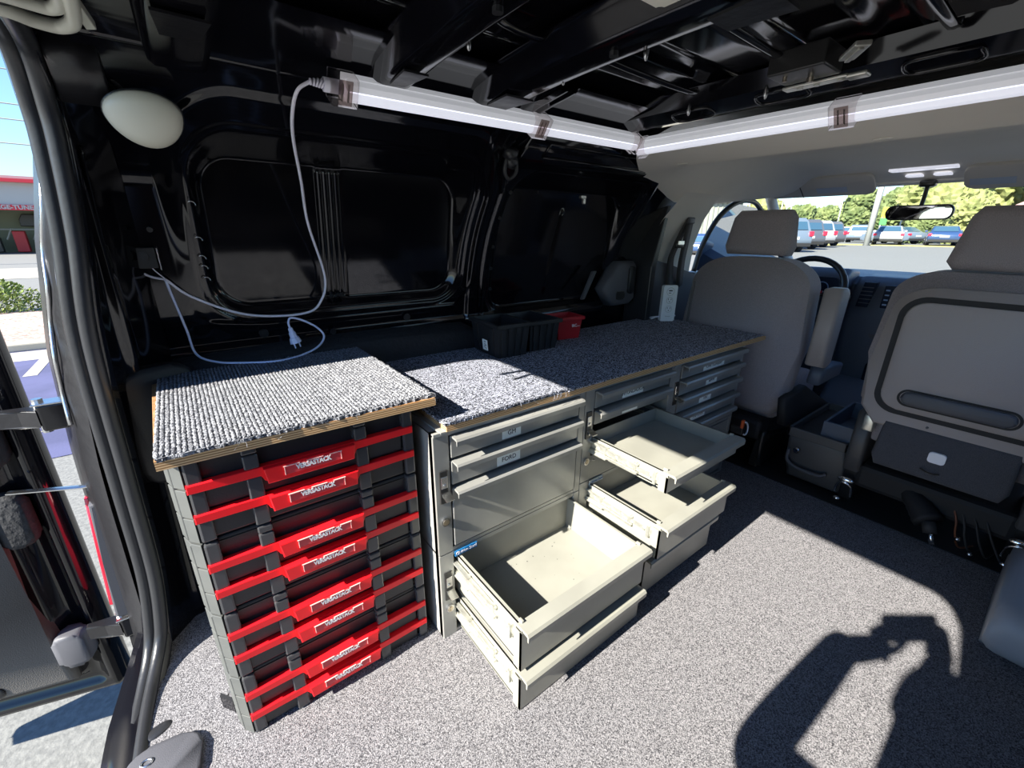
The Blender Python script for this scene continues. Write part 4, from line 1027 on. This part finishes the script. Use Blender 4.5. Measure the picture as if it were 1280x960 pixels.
for s in (-1, 1):
    yy = PY+s*.235
    b = B(); prism(b, [(1.99, .17), (2.06, .11), (2.22, .11), (2.22, .42), (1.985, .42)], 1, yy-.028, yy+.028, .012, 3); mk('side_cover', b, 'console_plastic', ps, True)
    b = B(); box(b, (1.955, yy-.035, .355), (1.99, yy+.0, .42), .006); mk('hinge', b, 'galvanised', ps, True)
    b = B(); prism(b, [(2.0, .17), (2.03, .02), (2.45, .02), (2.45, .12), (2.1, .14)], 1, yy-.022, yy+.022, .005); mk('rail', b, 'lock_black', ps)
    b = B(); tube(b, spline([(1.985, yy-.028, .05), (1.975, yy-.022, .10), (1.97, yy, .115), (1.975, yy+.022, .10), (1.985, yy+.028, .05)], 5), .0045, 8); mk('latch_loop', b, 'chrome', ps, True)
    b = B(); ball(b, (1.975, yy+.012, .035), .010, .014, .009); ball(b, (1.98, yy, .125), .012, .03, .012); mk('latch_foot', b, 'chrome', ps, True)
b = B(); box(b, (2.0, PY-.22, .10), (2.4, PY+.22, .20), .02); mk('base_pan', b, 'seat_dark', ps)
# things under the passenger seat
um = thing('folded_umbrella', 'black folded umbrella lying under the passenger seat, silver tip out', 'umbrella')
b = B(); P = spline([(2.10, .26, .175), (2.05, .20, .155), (2.0, .145, .125), (1.96, .10, .09)], 6); n = len(P)
tube(b, P, [.022+.022*(i/(n-1))**1.0+(.002 if i % 2 else 0) for i in range(n)], 12); mk('canopy', b, 'seat_dark', um, True)
b = B(); tube(b, [(1.96, .10, .09), (1.94, .085, .06)], .020, 10); mk('wrap', b, 'belt', um, True)
b = B(); tube(b, [(1.955, .09, .075), (1.925, .07, .028)], .0075, 10); mk('handle_tip', b, 'chrome', um, True)
wi = thing('seat_wiring', 'loose brown and black wires under the passenger seat', 'wires')
for k, (m_, dy) in enumerate((('brown_wire', 0), ('belt', -.02), ('belt', -.05), ('belt', -.08))):
    b = B(); tube(b, spline([(2.02, .07+dy, .18), (1.99, .04+dy, .12), (1.985, .03+dy*1.2, .07), (2.0, .01+dy*1.3, .02), (2.05, -.02+dy, .02)], 5), .0032, 6); mk('wire', b, m_, wi, True)
for p_ in ((1.985, .02, .055), (1.98, -.02, .02)):
    b = B(); ball(b, p_, .009); mk('plug', b, 'steel', wi, True)
# console between the seats
co = thing('centre_console', 'dark grey plastic console box with open compartments between the seats', 'console')
b = B(); prism(b, [(.375, .02), (.585, .02), (.605, .10), (.612, .225), (.395, .225), (.37, .12)], 0, 2.03, 2.50, .02, 3); mk('base', b, 'console_plastic', co, True)
b = B()
for (y0, y1) in ((.39, .402), (.602, .614)): box(b, (2.02, y0, .215), (2.50, y1, .255), .003)
box(b, (2.02, .39, .215), (2.032, .614, .255), .003); box(b, (2.488, .39, .215), (2.5, .614, .255), .003); mk('rim', b, 'console_plastic', co)
b = B()
for (y0, y1) in ((.39, .400), (.49, .500)): box(b, (2.05, y0, .24), (2.42, y1, .315), .002)
box(b, (2.045, .39, .24), (2.057, .50, .315), .002); box(b, (2.41, .39, .24), (2.42, .50, .315), .002); box(b, (2.05, .39, .228), (2.42, .5, .236)); mk('tray', b, 'dash_plastic', co)
b = B(); tube(b, spline([(2.018, .59, .155), (2.008, .585, .105), (2.004, .54, .085), (2.004, .46, .085), (2.012, .435, .10)], 6), .008, 8); mk('grab_recess', b, 'grey_plastic', co, True)
b = B(); bar(b, (2.03, .562, .158), (2.012, .562, .158), .013, 16); mk('power_socket', b, 'steel', co, True)
b = B(); bar(b, (2.03, .562, .158), (2.010, .562, .158), .008, 12); mk('socket_core', b, 'screen', co)
# front floor hump
b = B(); prism(b, [(2.6, .0), (3.0, .0), (3.0, .30), (2.88, .30)], 1, .42, .74, .03, 3); mk('tunnel_cover', b, 'dash_plastic', da, True)

# ================================================================== REAR BARN DOOR, HINGES, LAMP
H0 = Vector((-.385, 1.48, 0)); Dd = Vector((-.96, .28, 0)).normalized(); Nn = Vector((-.28, -.96, 0)).normalized()
rd_ = thing('rear_door', 'black rear barn door swung open at the left edge', 'door'); rd_.matrix_world = frame(H0, Dd, -Nn, (0, 0, 1))
DW = .74
b = B()
def dp_(u, v):                                   # inside skin with stepped flange around
    x = DW*u; z = -.31+1.66*v; e = min(x, DW-x, z+.31, 1.35-z)
    y = interp(e, [(0, .05), (.012, .012), (.03, .010), (.045, .03), (.075, .034), (.09, .0), (.13, -.004), (.15, .010)])
    return (x, y, z)
grid(b, dp_, 60, 130); mk('inner_skin', b, 'black_paint', rd_, True)
b = B(); box(b, (0, .045, -.31), (DW, .085, 1.35), .012, 3); mk('outer_skin', b, 'black_paint', rd_, True)
b = B(); 
prism(b, [(.075, -.205), (.60, -.205), (.66, -.15), (.66, .55), (.60, .62), (.12, .62), (.10, .40), (.115, .10), (.075, -.10)], 1, -.03, .012, .022, 3); tp = mk('trim_panel', b, 'door_trim_grey', rd_, True)
b = B(); ball(b, (.245, -.032, -.20+.03), .022, .006, .022); mk('trim_plug', b, 'rubber', tp, True)
b = B(); prism(b, rrect(.03, .50, .10, .66, .02), 1, -.03, .01, .01); prism(b, rrect(.035, .27, .11, .42, .025), 1, -.025, .01, .01); mk('rubber_boot', b, 'foam_black', rd_, True)
b = B(); prism(b, rrect(.02, -.14, .09, -.03, .02), 1, -.04, .01, .012, 3); mk('lower_hinge_cover', b, 'grey_plastic', rd_, True)
b = B(); vs = [(.08, .055, .62), (.66, .055, .62), (.66, .055, 1.22), (.08, .055, 1.22)]; box(b, (.11, .03, .70), (.63, .036, 1.24)); mk('window_panel', b, 'car_glass', rd_)
for zc, nm in ((.625, 'upper'), (-.035, 'lower')):
    h = thing('door_hinge', 'black %s hinge of the open rear door, bolted to the rear corner' % nm, 'hinge', (0, 0, zc))
    b = B(); box(b, (-.325, 1.40, -.033), (-.235, 1.45, .035), .006); mk('body_leaf', b, 'black_paint', h)
    b = B(); prism(b, [(-.325, 1.40), (-.36, 1.425), (-.40, 1.44), (-.40, 1.46), (-.33, 1.45)], 2, -.022, .022, .004); mk('door_leaf', b, 'black_paint_rough', h)
    b = B(); bar(b, (-.322, 1.425, -.04), (-.322, 1.425, .045), .010, 10); mk('hinge_pin', b, 'steel', h)
    b = B(); box(b, (-.33, 1.395, .034), (-.235, 1.44, .038), .001); mk('cap', b, 'steel_dark' if 'steel_dark' in M else 'steel', h)
cs = thing('check_strap', 'thin steel check strap between the rear corner and the open door', 'strap')
b = B(); tube(b, [(-.235, 1.40, .425), (-.30, 1.41, .428), (-.43, 1.44, .445)], .006, 6, sx=.4, sy=1.6); mk('strap', b, 'steel', cs)
b = B(); box(b, (-.29, 1.385, .40), (-.225, 1.43, .43), .006); mk('bracket', b, 'black_paint_rough', cs)
tl = thing('tail_lamp', 'red tail lamp on the outer rear corner, below the check strap', 'lamp')
b = B(); prism(b, [(-.285, .385), (-.312, .375), (-.325, .20), (-.34, .03), (-.30, .02), (-.285, .2)], 1, 1.44, 1.485, .008, 3); mk('lens', b, 'tail_red', tl, True)
b = B(); prism(b, [(-.25, .385), (-.298, .378), (-.31, .20), (-.325, .02), (-.25, .0)], 1, 1.39, 1.46, .006); mk('housing', b, 'grey_plastic', tl)
# floor plug and grommet by the rear edge
fc = thing('floor_cover', 'round-cornered black plastic cover on the floor at the bottom left, with a metal ring', 'cover', (-.215, .875, .0), R_(-8))
b = B(); prism(b, rrect(-.075, -.075, .06, .055, .04), 2, 0, .014, .006, 3); mk('cover', b, 'grey_plastic', fc, True)
b = B(); tube(b, [(-.035+.010*cos(R_(30*k)), .02+.007*sin(R_(30*k)), .015) for k in range(12)], .0022, 6, closed=True); mk('ring', b, 'steel', fc, True)
fp2 = thing('floor_plug', 'small dark oval rubber plug in the floor beside the plastic cover', 'plug', (-.232, .975, .0), R_(20))
b = B(); ball(b, (0, 0, 0), .026, .015, .005, 20); bmesh.ops.bisect_plane(b, geom=b.verts[:]+b.edges[:]+b.faces[:], plane_co=(0, 0, 0), plane_no=(0, 0, 1), clear_inner=True); mk('plug', b, 'rubber', fp2, True)
ti = thing('tie_down', 'folded metal tie-down tab on the floor left of the tool cases', 'tie-down', (-.098, .935, .0), R_(35))
b = B(); prism(b, [(-.004, 0), (.004, 0), (.004, .035), (0, .042), (-.004, .035)], 1, -.02, .02, .001); mk('tab', b, 'black_paint', ti)
b = B(); tube(b, spline([(.008, -.016, .0), (.012, -.014, .026), (.012, .0, .034), (.012, .014, .026), (.008, .016, .0)], 4), .0022, 6); mk('loop', b, 'steel', ti, True)

# ================================================================== PHOTOGRAPHER (casts the shadow on the floor)
GZ = -.55
pe = thing('person', 'person in a dark shirt standing behind the van with raised arms holding a phone', 'person')
def skin_mesh(name, verts, edges, radii, m, par, sub=2, root=0):
    me = bpy.data.meshes.new(name); me.from_pydata(verts, edges, []); o = bpy.data.objects.new(name, me); COL.objects.link(o)
    md = o.modifiers.new('s', 'SKIN'); md.use_smooth_shade = True
    for i, r in enumerate(radii):
        sv = me.skin_vertices[0].data[i]; sv.radius = (r, r) if not isinstance(r, tuple) else r; sv.use_root = (i == root)
    ss = o.modifiers.new('u', 'SUBSURF'); ss.levels = sub; ss.render_levels = sub
    dg = bpy.context.evaluated_depsgraph_get(); me2 = bpy.data.meshes.new_from_object(o.evaluated_get(dg))
    bpy.data.objects.remove(o); me2.materials.clear(); me2.materials.append(M[m])
    for p in me2.polygons: p.use_smooth = True
    o = bpy.data.objects.new(name, me2); COL.objects.link(o); o.parent = par; return o
PX, PYy = -.55, -.20
V_ = [(PX, PYy, .36), (PX+.02, PYy, .52), (PX+.07, PYy, .70), (PX+.12, PYy, .84), (PX+.16, PYy, .94), (PX+.20, PYy, 1.01),
      (-.42, -.10, .86), (-.125, .10, .655), (-.050, .040, .975), (-.43, -.31, .865), (-.235, -.125, .69), (.02, -.125, .935),
      (PX, PYy+.09, .30), (PX+.06, PYy+.10, -.10), (PX-.02, PYy+.11, GZ+.09), (PX+.10, PYy+.13, GZ+.04),
      (PX, PYy-.09, .30), (PX+.04, PYy-.10, -.10), (PX-.02, PYy-.11, GZ+.09), (PX+.10, PYy-.13, GZ+.04)]
E_ = [(0,1),(1,2),(2,3),(3,4),(4,5),(3,6),(6,7),(7,8),(3,9),(9,10),(10,11),(0,12),(12,13),(13,14),(14,15),(0,16),(16,17),(17,18),(18,19)]
Rr = [.13,.125,.135,.12,.06,.055,.062,.056,.045,.062,.056,.042,.09,.062,.042,.035,.09,.062,.042,.035]
skin_mesh('body', V_, E_, Rr, 'shirt', pe)
skin_mesh('trousers', [V_[0], V_[12], V_[13], V_[14], V_[16], V_[17], V_[18], (PX+.01, PYy, .44)], [(0,1),(1,2),(2,3),(0,4),(4,5),(5,6),(0,7)], [.145,.10,.072,.055,.10,.072,.055,.135], 'trousers', pe)
b = B(); HC = Vector((-.335, PYy+.03, 1.10)); ball(b, HC, .098, .076, .115, 24)
for v in b.verts:
    d = v.co-HC
    if d.z < -.03: v.co.y = HC.y+d.y*(1+(d.z+.03)*2.5)
    if d.x > .06 and abs(d.y) < .018 and -.04 < d.z < .01: v.co.x += .02
for s in (-1, 1): ball(b, HC+Vector((-.0, s*.078, -.005)), .018, .008, .03, 10)
hd_ = mk('head', b, 'skin', pe, True)
b = B(); ball(b, HC+Vector((-.015, 0, .025)), .100, .083, .108, 20); bmesh.ops.bisect_plane(b, geom=b.verts[:]+b.edges[:]+b.faces[:], plane_co=HC+Vector((.02, 0, .0)), plane_no=(-.6, 0, .8), clear_inner=True); mk('hair', b, 'hair', hd_, True)
b = B()
for s in (-1, 1): ball(b, HC+Vector((.088, s*.030, .005)), .009, .014, .007, 8)
mk('eyes', b, 'led_white', hd_, True)['kind'] = 'stuff'
b = B(); ball(b, HC+Vector((.087, 0, -.055)), .006, .024, .006, 8); mk('mouth', b, 'bin_red', hd_, True)
ph = thing('phone', 'black phone held up by the photographer', 'phone')
PC = Vector((0, 0, CAMZ))-_f*.022+_r2*.058-_u2*.022
ph.matrix_world = frame(PC, _r2, _u2, -_f)
b = B(); prism(b, rrect(-.080, -.038, .080, .038, .010), 2, -.004, .004, .0015); mk('case', b, 'phone_black', ph)
b = B(); prism(b, rrect(-.076, -.034, .076, .034, .008), 2, .0041, .0046); mk('screen', b, 'screen', ph)
def hand(wr_, side, mirror):
    # palm behind the phone, four unequal fingers across its back edge, thumb on the screen side
    c = PC+_r2*side*.07-_f*.02-_u2*.03; w_ = Vector(wr_).lerp(Vector(V_[7] if side < 0 else V_[10]), .16)
    v = [tuple(w_), tuple(w_.lerp(c, .55)), tuple(c)]; e = [(0, 1), (1, 2)]; r = [.036, .034, .028]
    for k, L in enumerate((.050, .060, .057, .044)):
        base = c+_u2*(-.024+.017*k)+_r2*side*.012; a = len(v)
        p1 = base+_r2*side*.010+_f*.020; p2 = p1+_f*.014-_r2*side*L*.28; p3 = p2-_r2*side*L*.22+_f*.001
        v += [tuple(base), tuple(p1), tuple(p2), tuple(p3)]; e += [(2, a), (a, a+1), (a+1, a+2), (a+2, a+3)]; r += [.0095, .009, .0085, .0075]
    a = len(v); v += [tuple(c-_f*.012-_u2*.012), tuple(c-_f*.010-_r2*side*.022+_u2*.004), tuple(c-_f*.004-_r2*side*.042+_u2*.012)]; e += [(1, a), (a, a+1), (a+1, a+2)]; r += [.011, .010, .008]
    return skin_mesh('hand', v, e, r, 'skin', pe, 1, 1)
hand(V_[8], -1, 1); hand(V_[11], 1, -1)

# ================================================================== OUTSIDE
def gz(x, y=0):
    k = 1-sm(12, 15.5, y)*(1-sm(34, 48, x))
    return -.55+k*(.55+interp(x, [(3.5, -.55), (24, .22), (36, .34), (50, .43), (90, .50), (300, .6)]))
b = B(); xs = [-60, -30, -12, -6, -3, 0, 2, 3.5, 6, 9, 12, 16, 20, 24, 30, 36, 43, 50, 70, 90, 150, 300]
YS = (-80, -40, -20, -8, -3, 0, 3, 8, 12, 13, 14, 15.5, 20, 40, 80, 160)
V = [[b.verts.new((x, y, gz(x, y))) for y in YS] for x in xs]
for i in range(len(V)-1):
    for j in range(len(YS)-1): b.faces.new([V[i][j], V[i+1][j], V[i+1][j+1], V[i][j+1]])
gr = struct(mk('parking_lot', b, 'asphalt'))
b = B(); box(b, (-9, 4.25, -.548), (1.0, 8.6, -.544)); mk('mauve_patch', b, 'patch_mauve', gr) if 'patch_mauve' in M else mk('mauve_patch', b, 'pavement_mauve', gr)  # mauve-blue slab laid flat on the asphalt
b = B(); box(b, (-9, 5.6, -.5435), (1, 5.63, -.542)); box(b, (-9, 4.9, -.5435), (1, 4.92, -.542)); box(b, (-9, 7.9, -.5435), (1, 8.5, -.542)); box(b, (-1.62, 7.0, -.5435), (-1.5, 8.6, -.541)); mk('bay_line', b, 'concrete', gr)
b = B(); box(b, (-9, 8.55, -.55), (1, 8.75, -.44), .02); mk('kerb', b, 'concrete', gr)
b = B(); grid(b, lambda u, v: (-12+14*u, 8.75+3.4*v, -.47+.03*sin(u*40)*sin(v*9)), 60, 20); struct(mk('gravel_bed', b, 'gravel'))
b = B(); box(b, (-40, 21.5, -.55), (6, 27, -.535)); struct(mk('pavement', b, 'concrete'))
# grass strip by the parked cars
b = B(); prism(b, [(44, -30), (47.5, -30), (45, 35), (41.5, 35)], 2, .30, .42); struct(mk('grass_strip', b, 'dry_grass'))
# hedge on the left
def leafy(name, label, c, r, n, m, cat='bush', lsz=.05, par=None, group=None):
    t = thing(name, label, cat, c, 0, group); b = B()
    for i in range(n):
        a = random.uniform(0, 2*pi); h = random.random(); k = random.random()**.4
        p = Vector((cos(a)*r[0]*k*(1-.5*h*h), sin(a)*r[1]*k*(1-.5*h*h), h*r[2]))
        q = Vector((random.gauss(0, 1), random.gauss(0, 1), random.gauss(.6, 1))).normalized(); s_ = q.orthogonal().normalized(); u_ = q.cross(s_); L = lsz*random.uniform(.6, 1.4)
        vs = [b.verts.new(p+s_*L), b.verts.new(p+u_*L*.45), b.verts.new(p-s_*L), b.verts.new(p-u_*L*.45)]; b.faces.new(vs)
    f_ = mk('foliage', b, m, t); f_['kind'] = 'stuff'
    b = B()
    for k in range(5):
        a = k*1.3; tube(b, [(0, 0, 0), (cos(a)*r[0]*.6, sin(a)*r[1]*.6, r[2]*.75)], .012, 5)
    mk('stems', b, 'bark', t)['kind'] = 'stuff'
    return t
leafy('bush', 'low yellow-green bush in the gravel bed seen past the rear door opening', (-3.35, 12.6, -.5), (1.3, .9, .62), 5200, 'leaf_a', lsz=.035)
leafy('bush', 'darker green bush at the far left, next to the yellow-green one', (-5.3, 13.2, -.5), (1.0, .9, .75), 3200, 'leaf_a', lsz=.035)
# tyre shop building
sh = thing('shop_building', 'white workshop across the street with a red fascia and open bay', 'building', (0, 0, 0))
b = B(); box(b, (-30, 42, 2.40), (0, 50, 4.1)); box(b, (-30, 49, -.55), (0, 50, 2.4)); box(b, (-1.5, 42, -.55), (0, 50, 2.4)); box(b, (-30, 42.5, -.55), (-12, 43, 2.4)); mk('wall', b, 'wall_white', sh)
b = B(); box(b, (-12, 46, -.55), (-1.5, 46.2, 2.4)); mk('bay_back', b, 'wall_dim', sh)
b = B(); box(b, (-30, 41.6, 3.72), (.3, 50, 3.92)); mk('roof_edge', b, 'band_red', sh)
b = B(); box(b, (-30, 41.9, 2.10), (0, 42.05, 2.42)); fs_ = mk('fascia', b, 'band_red', sh)
text('lettering', 'AGE-TUNE', .34, frame((-7.25, 41.88, 2.26), (1, 0, 0), (0, 0, 1), (0, -1, 0)), 'wall_white', fs_, .01, bold=.012)
b = B(); box(b, (-12, 45.8, .9), (-1.5, 45.9, 1.0)); mk('shelf', b, 'wall_white', sh)
b = B(); prism(b, [(-7.9, 1.15), (-6.4, 1.15), (-6.45, 1.65), (-6.8, 1.95), (-7.7, 1.95), (-7.9, 1.6)], 1, 45.5, 45.8, .05); mk('tool_chest', b, 'lock_black', sh)
for k in range(9):
    x = -9.2+.62*k; b = B()
    if k % 2: tube(b, [(x, 44.6, .3), (x+.35, 44.6, 1.0)], .05, 6); mk('jack_handle', b, 'fence_white', sh)
    else: box(b, (x-.3, 44.5, -.5), (x+.3, 45.0, .45+.2*(k % 3)), .05); mk('machine', b, ('lock_black', 'bin_red', 'grey_plastic')[k//2 % 3], sh)
for k, (z, y) in enumerate(((7.4, 30), (6.1, 30), (5.5, 30), (4.55, 30))):
    wv = tag(mk('overhead_wire', (lambda bb: (tube(bb, [(-25, y, z+.5), (-10, y, z), (8, y, z-.1)], .028, 5), bb)[1])(B()), 'pole_grey'), 'thin overhead utility wire above the shop roof, ' + ('topmost', 'second from the top', 'third from the top', 'lowest')[k], 'wire', 'overhead wires')

# ---- parked cars
def car(label, paint, x, y, rz, suv=True, group=None, lamps=True, k=1.0):
    """local: rear at x=0 facing -x, front at +x; origin on the ground"""
    t = thing('parked_car', label, 'car', (x, y, gz(x, y)), rz, group)
    L, W = (4.7, 1.86)
    if suv: low = [(0.02, .35), (0, .62), (.05, .98), (.10, 1.02), (3.5, 1.0), (4.5, .86), (4.68, .60), (4.65, .30), (4.2, .22), (.4, .25)]; H = 1.70; cab = [(.10, 1.0), (.28, 1.50), (.50, 1.66), (2.3, 1.70), (2.75, 1.62), (3.6, 1.0)]
    else: low = [(0.02, .35), (0, .62), (.04, .95), (.75, 1.00), (3.5, .96), (4.5, .80), (4.68, .55), (4.65, .28), (4.2, .2), (.4, .25)]; H = 1.46; cab = [(.45, .98), (1.15, 1.38), (1.5, 1.45), (2.4, 1.46), (2.7, 1.40), (3.55, .96)]
    b = B(); prism(b, low, 1, -W/2, W/2, .07, 3); mk('body', b, paint, t, True)
    b = B(); vs = prism(b, cab, 1, -W/2+.10, W/2-.10, .0)
    for v in b.verts:
        f = max(0, (v.co.z-1.0)/(H-1.0)); v.co.y *= 1-.20*f
    mk('roof', b, paint, t)
    def q(p): f = max(0, (p[2]-1.0)/(H-1.0)); return (p[0], p[1]*(W/2-.10)*(1-.20*f), p[2])
    def pane(pts, off):
        b = B(); vv = [b.verts.new(Vector(q(p))+Vector(off)) for p in pts]; b.faces.new(vv); mk('window', b, 'car_glass', t)
    if suv: pane([(.13, -.82, 1.10), (.13, .82, 1.10), (.28, .86, 1.48), (.28, -.86, 1.48)], (-.035, 0, 0))
    else: pane([(.55, -.85, 1.02), (.55, .85, 1.02), (1.13, .86, 1.36), (1.13, -.86, 1.36)], (-.03, 0, .03))
    for s in (-1, 1):
        if suv:
            pane([(.35, s, 1.08), (1.25, s, 1.08), (1.25, s, 1.56), (.55, s, 1.54)], (0, s*.012, 0)); pane([(1.33, s, 1.08), (2.3, s, 1.08), (2.25, s, 1.6), (1.33, s, 1.58)], (0, s*.012, 0)); pane([(2.38, s, 1.08), (3.35, s, 1.06), (2.75, s, 1.52), (2.33, s, 1.58)], (0, s*.012, 0))
        else:
            pane([(.8, s, 1.03), (1.9, s, 1.03), (1.9, s, 1.38), (1.3, s, 1.36)], (0, s*.012, 0)); pane([(1.98, s, 1.03), (3.2, s, 1.02), (2.65, s, 1.34), (1.98, s, 1.38)], (0, s*.012, 0))
        b = B(); z0, z1 = (.78, 1.02) if suv else (.70, .88)
        box(b, (-.02, s*W*.39, z0), (.16, s*(W/2+.005), z1), .03); mk('tail_light', b, 'tail_red', t)
        for xw in (.95, 3.75):
            b = B(); bar(b, (xw, s*(W/2-.22), .33), (xw, s*(W/2+.01), .33), .33, 20); wh = mk('wheel', b, 'tyre', t)
            b = B(); bar(b, (xw, s*(W/2), .33), (xw, s*(W/2+.015), .33), .20, 14); mk('hub_cap', b, 'steel', wh)
        b = B(); box(b, (2.95, s*(W/2-.02), 1.0), (3.1, s*(W/2+.16), 1.14), .03); mk('side_mirror', b, paint, t)
    b = B(); box(b, (-.015, -.26, .62 if suv else .60), (.01, .26, .76 if suv else .74)); mk('number_plate', b, 'wall_white', t)
    b = B(); box(b, (-.03, -W/2+.05, .28), (.12, W/2-.05, .46), .03); mk('bumper', b, 'tyre', t)
    return t
def at(px_az, dist): return (dist*cos(px_az), dist*sin(px_az))
car('silver-blue SUV, nearest of the row behind the driver headrest', 'car_silver', 25, 9.35, R_(52))
car('grey SUV with red lamps, second in the row on the left', 'car_grey', 29.3, 10.15, R_(52))
car('white SUV, third in the row on the left', 'car_white', 33.4, 10.9, R_(52))
car('dark SUV, last of the close row on the left', 'car_grey', 37.6, 11.6, R_(52))
car('small silver SUV parked alone beyond the close row', 'car_silver', 54.0, 14.6, R_(12))
car('white saloon parked beyond the grass, under the mirror', 'car_white', 45, 10.2, R_(12), False)
car('pale saloon seen between the white and the dark blue cars', 'car_silver', 51, 9.5, R_(60), False)
car('dark blue saloon parked beyond the grass, by the passenger headrest', 'car_blue', 46, 7.1, R_(12), False)
car('blue car behind the left window, nearest to the pillar', 'car_blue', 31.0, 17.6, R_(25))
car('white car behind the left window, by the headrest', 'car_white', 34.5, 16.0, R_(25))
for k, (x, y) in enumerate(((62, 25), (66, 22.5), (63, 19.8), (70, 18.5), (80, 18.4), (74, 27))):
    car(['distant white car at the far left of the back row', 'distant silver car, second in the back row', 'distant white car in the middle of the back row', 'distant grey car in the back row left of the mirror', 'distant blue car in the back row above the white saloon', 'distant silver car in the rearmost row'][k], ['car_white', 'car_silver', 'car_white', 'car_grey', 'car_blue', 'car_silver'][k], x, y, R_(100), group='distant parked cars')
# trees
def tree(label, x, y, h, r, m, lobes=9, group='trees beyond the car park'):
    t = thing('tree', label, 'tree', (x, y, gz(x, y)), random.uniform(0, 6), group); b = B()
    for k in range(lobes):
        a = 2*pi*k/lobes; rr = r*random.uniform(.4, .62)
        ico(b, (cos(a)*r*.55*random.uniform(.4, 1), sin(a)*r*.55*random.uniform(.4, 1), h-r*.9+random.uniform(-.5, .5)*r), rr, 4, .16)
    ico(b, (0, 0, h-r*.8), r*.7, 4, .16); mk('crown', b, m, t)
    b = B(); tube(b, [(0, 0, -.2), (.1, 0, h*.4), (0, 0, h*.75)], [.22, .17, .10], 8); mk('trunk', b, 'bark', t, True)
spec = [('yellow-green tree behind the driver headrest, leftmost in the windscreen', 78, 34.5, 6.6, 3.4, 'leaf_c'), ('green tree beyond the car rows, second from the left', 88, 33.5, 5.6, 3.0, 'leaf_b'), ('low green tree beyond the car rows, third from the left', 96, 31, 5.4, 3.2, 'leaf_b'),
        ('round tree beyond the car rows, left of the leaning lamp pole', 76, 21.4, 6.4, 2.6, 'leaf_b'), ('small tree right of the leaning lamp pole', 66, 14.6, 6.0, 2.6, 'leaf_b'),
        ('large yellow-green tree right of the mirror stalk', 60, 10.2, 8.2, 3.6, 'leaf_c'), ('large green tree behind the mirror', 72, 8.0, 10.4, 4.6, 'leaf_c'), ('green tree beside the red-roofed house', 66, 2.2, 9.0, 4.0, 'leaf_b'),
        ('bushy tree behind the dark blue saloon', 55, 6.9, 3.4, 1.9, 'leaf_c'), ('low bushy tree behind the pale saloon', 57, 10.4, 3.0, 1.8, 'leaf_b'), ('dark tree at the far left of the tree line', 70, 38.5, 6.0, 3, 'leaf_b')]
for s_ in spec: tree(*s_)
# lamp poles
def lamp(label, x, y, h, lean=0, r=.10):
    t = thing('lamp_pole', label, 'lamp pole', (x, y, gz(x, y)), 0, 'car park lamp poles'); b = B(); tube(b, [(0, 0, 0), (lean*.5, -lean*.3, h*.5), (lean, -lean*.6, h)], r, 8); mk('pole', b, 'pole_grey', t, True)
    b = B(); box(b, (lean-.3, -lean*.6-.5, h-.05), (lean+.3, -lean*.6+.5, h+.12), .04); mk('lamp_head', b, 'pole_white', t)
lamp('thick grey lamp pole standing left of the white saloon', 42, 10.7, 9.5, 0, .20)
lamp('thin lamp pole above the small silver SUV', 60, 23.5, 6.6, 0, .08); lamp('thin lamp pole, leftmost above the close row of cars', 58, 27.5, 7.2, 0, .08); lamp('thin lamp pole in the middle of the far rows', 66, 27, 7.4, 0, .08); lamp('thin lamp pole right of the round tree', 73, 22.4, 6.4, 0, .08)
sg = thing('yellow_sign', 'yellow and green banner sign left of the mirror', 'sign', (52.5, 12.0, gz(52)), R_(15))
b = B(); box(b, (-.05, -.8, 2.2), (.05, .8, 3.1), .02); mk('panel', b, 'sign_yellow' if 'sign_yellow' in M else 'dry_grass', sg)
b = B(); box(b, (-.06, .3, 1.6), (.04, .8, 2.2), .02); mk('panel', b, 'sign_green', sg) if 'sign_green' in M else mk('panel', b, 'leaf_b', sg)
for y in (-.7, .7): b = B(); bar(b, (0, y, 0), (0, y, 2.3), .06, 6); mk('post', b, 'pole_grey', sg)
# house with reddish roof
ho = thing('house', 'house with a pale red hipped roof beyond the car park, right of the mirror', 'building', (46, -1.5, gz(46)), R_(10))
b = B(); box(b, (-4, -9, 0), (6, 6.5, 2.1)); mk('wall', b, 'wall_white', ho)
b = B(); v = [b.verts.new(p) for p in ((-5, -10, 2.1), (7, -10, 2.1), (7, 6.5, 2.1), (-5, 6.5, 2.1), (1, -5, 5.4), (1, 1.2, 5.4))]
for q_ in ((0, 1, 4), (1, 2, 5, 4), (2, 3, 5), (3, 0, 4, 5)): b.faces.new([v[i] for i in q_])
b.faces.new([v[i] for i in (3, 2, 1, 0)]); mk('roof', b, 'roof_red', ho)
b = B(); box(b, (-5.1, -10.1, 1.95), (7.1, 6.6, 2.12)); mk('eaves', b, 'roof_trim', ho)
for y in (-6, -2.5, 1.0, 4.2): b = B(); box(b, (-4.05, y, .8), (-3.95, y+1.2, 1.7)); mk('window', b, 'car_glass', ho)
for y in (-5.5, -2, 2, 5): b = B(); box(b, (-4.2, y, 0), (-4.0, y+.25, 1.96)); mk('post', b, 'roof_trim', ho)
# corrugated building seen through the left side window
cbld = thing('corrugated_building', 'white ribbed metal building behind the left side window', 'building', (38, 23.8, -.55), R_(51))
b = B(); box(b, (0, -5.2, 0), (8, 9, 4.9)); mk('wall', b, 'fence_white', cbld)
for k in range(34): b = B(); box(b, (-.06, -5.1+.41*k, 1.3), (.0, -4.98+.41*k, 4.3)); mk('rib', b, 'fence_gap', cbld)
b = B(); box(b, (-.4, -5.5, 4.35), (8.4, 9.3, 5.0), .05); mk('parapet', b, 'wall_white', cbld)
b = B(); box(b, (-1.2, -5.2, 0), (0, 9, 1.3), .05); mk('plinth', b, 'concrete', cbld)
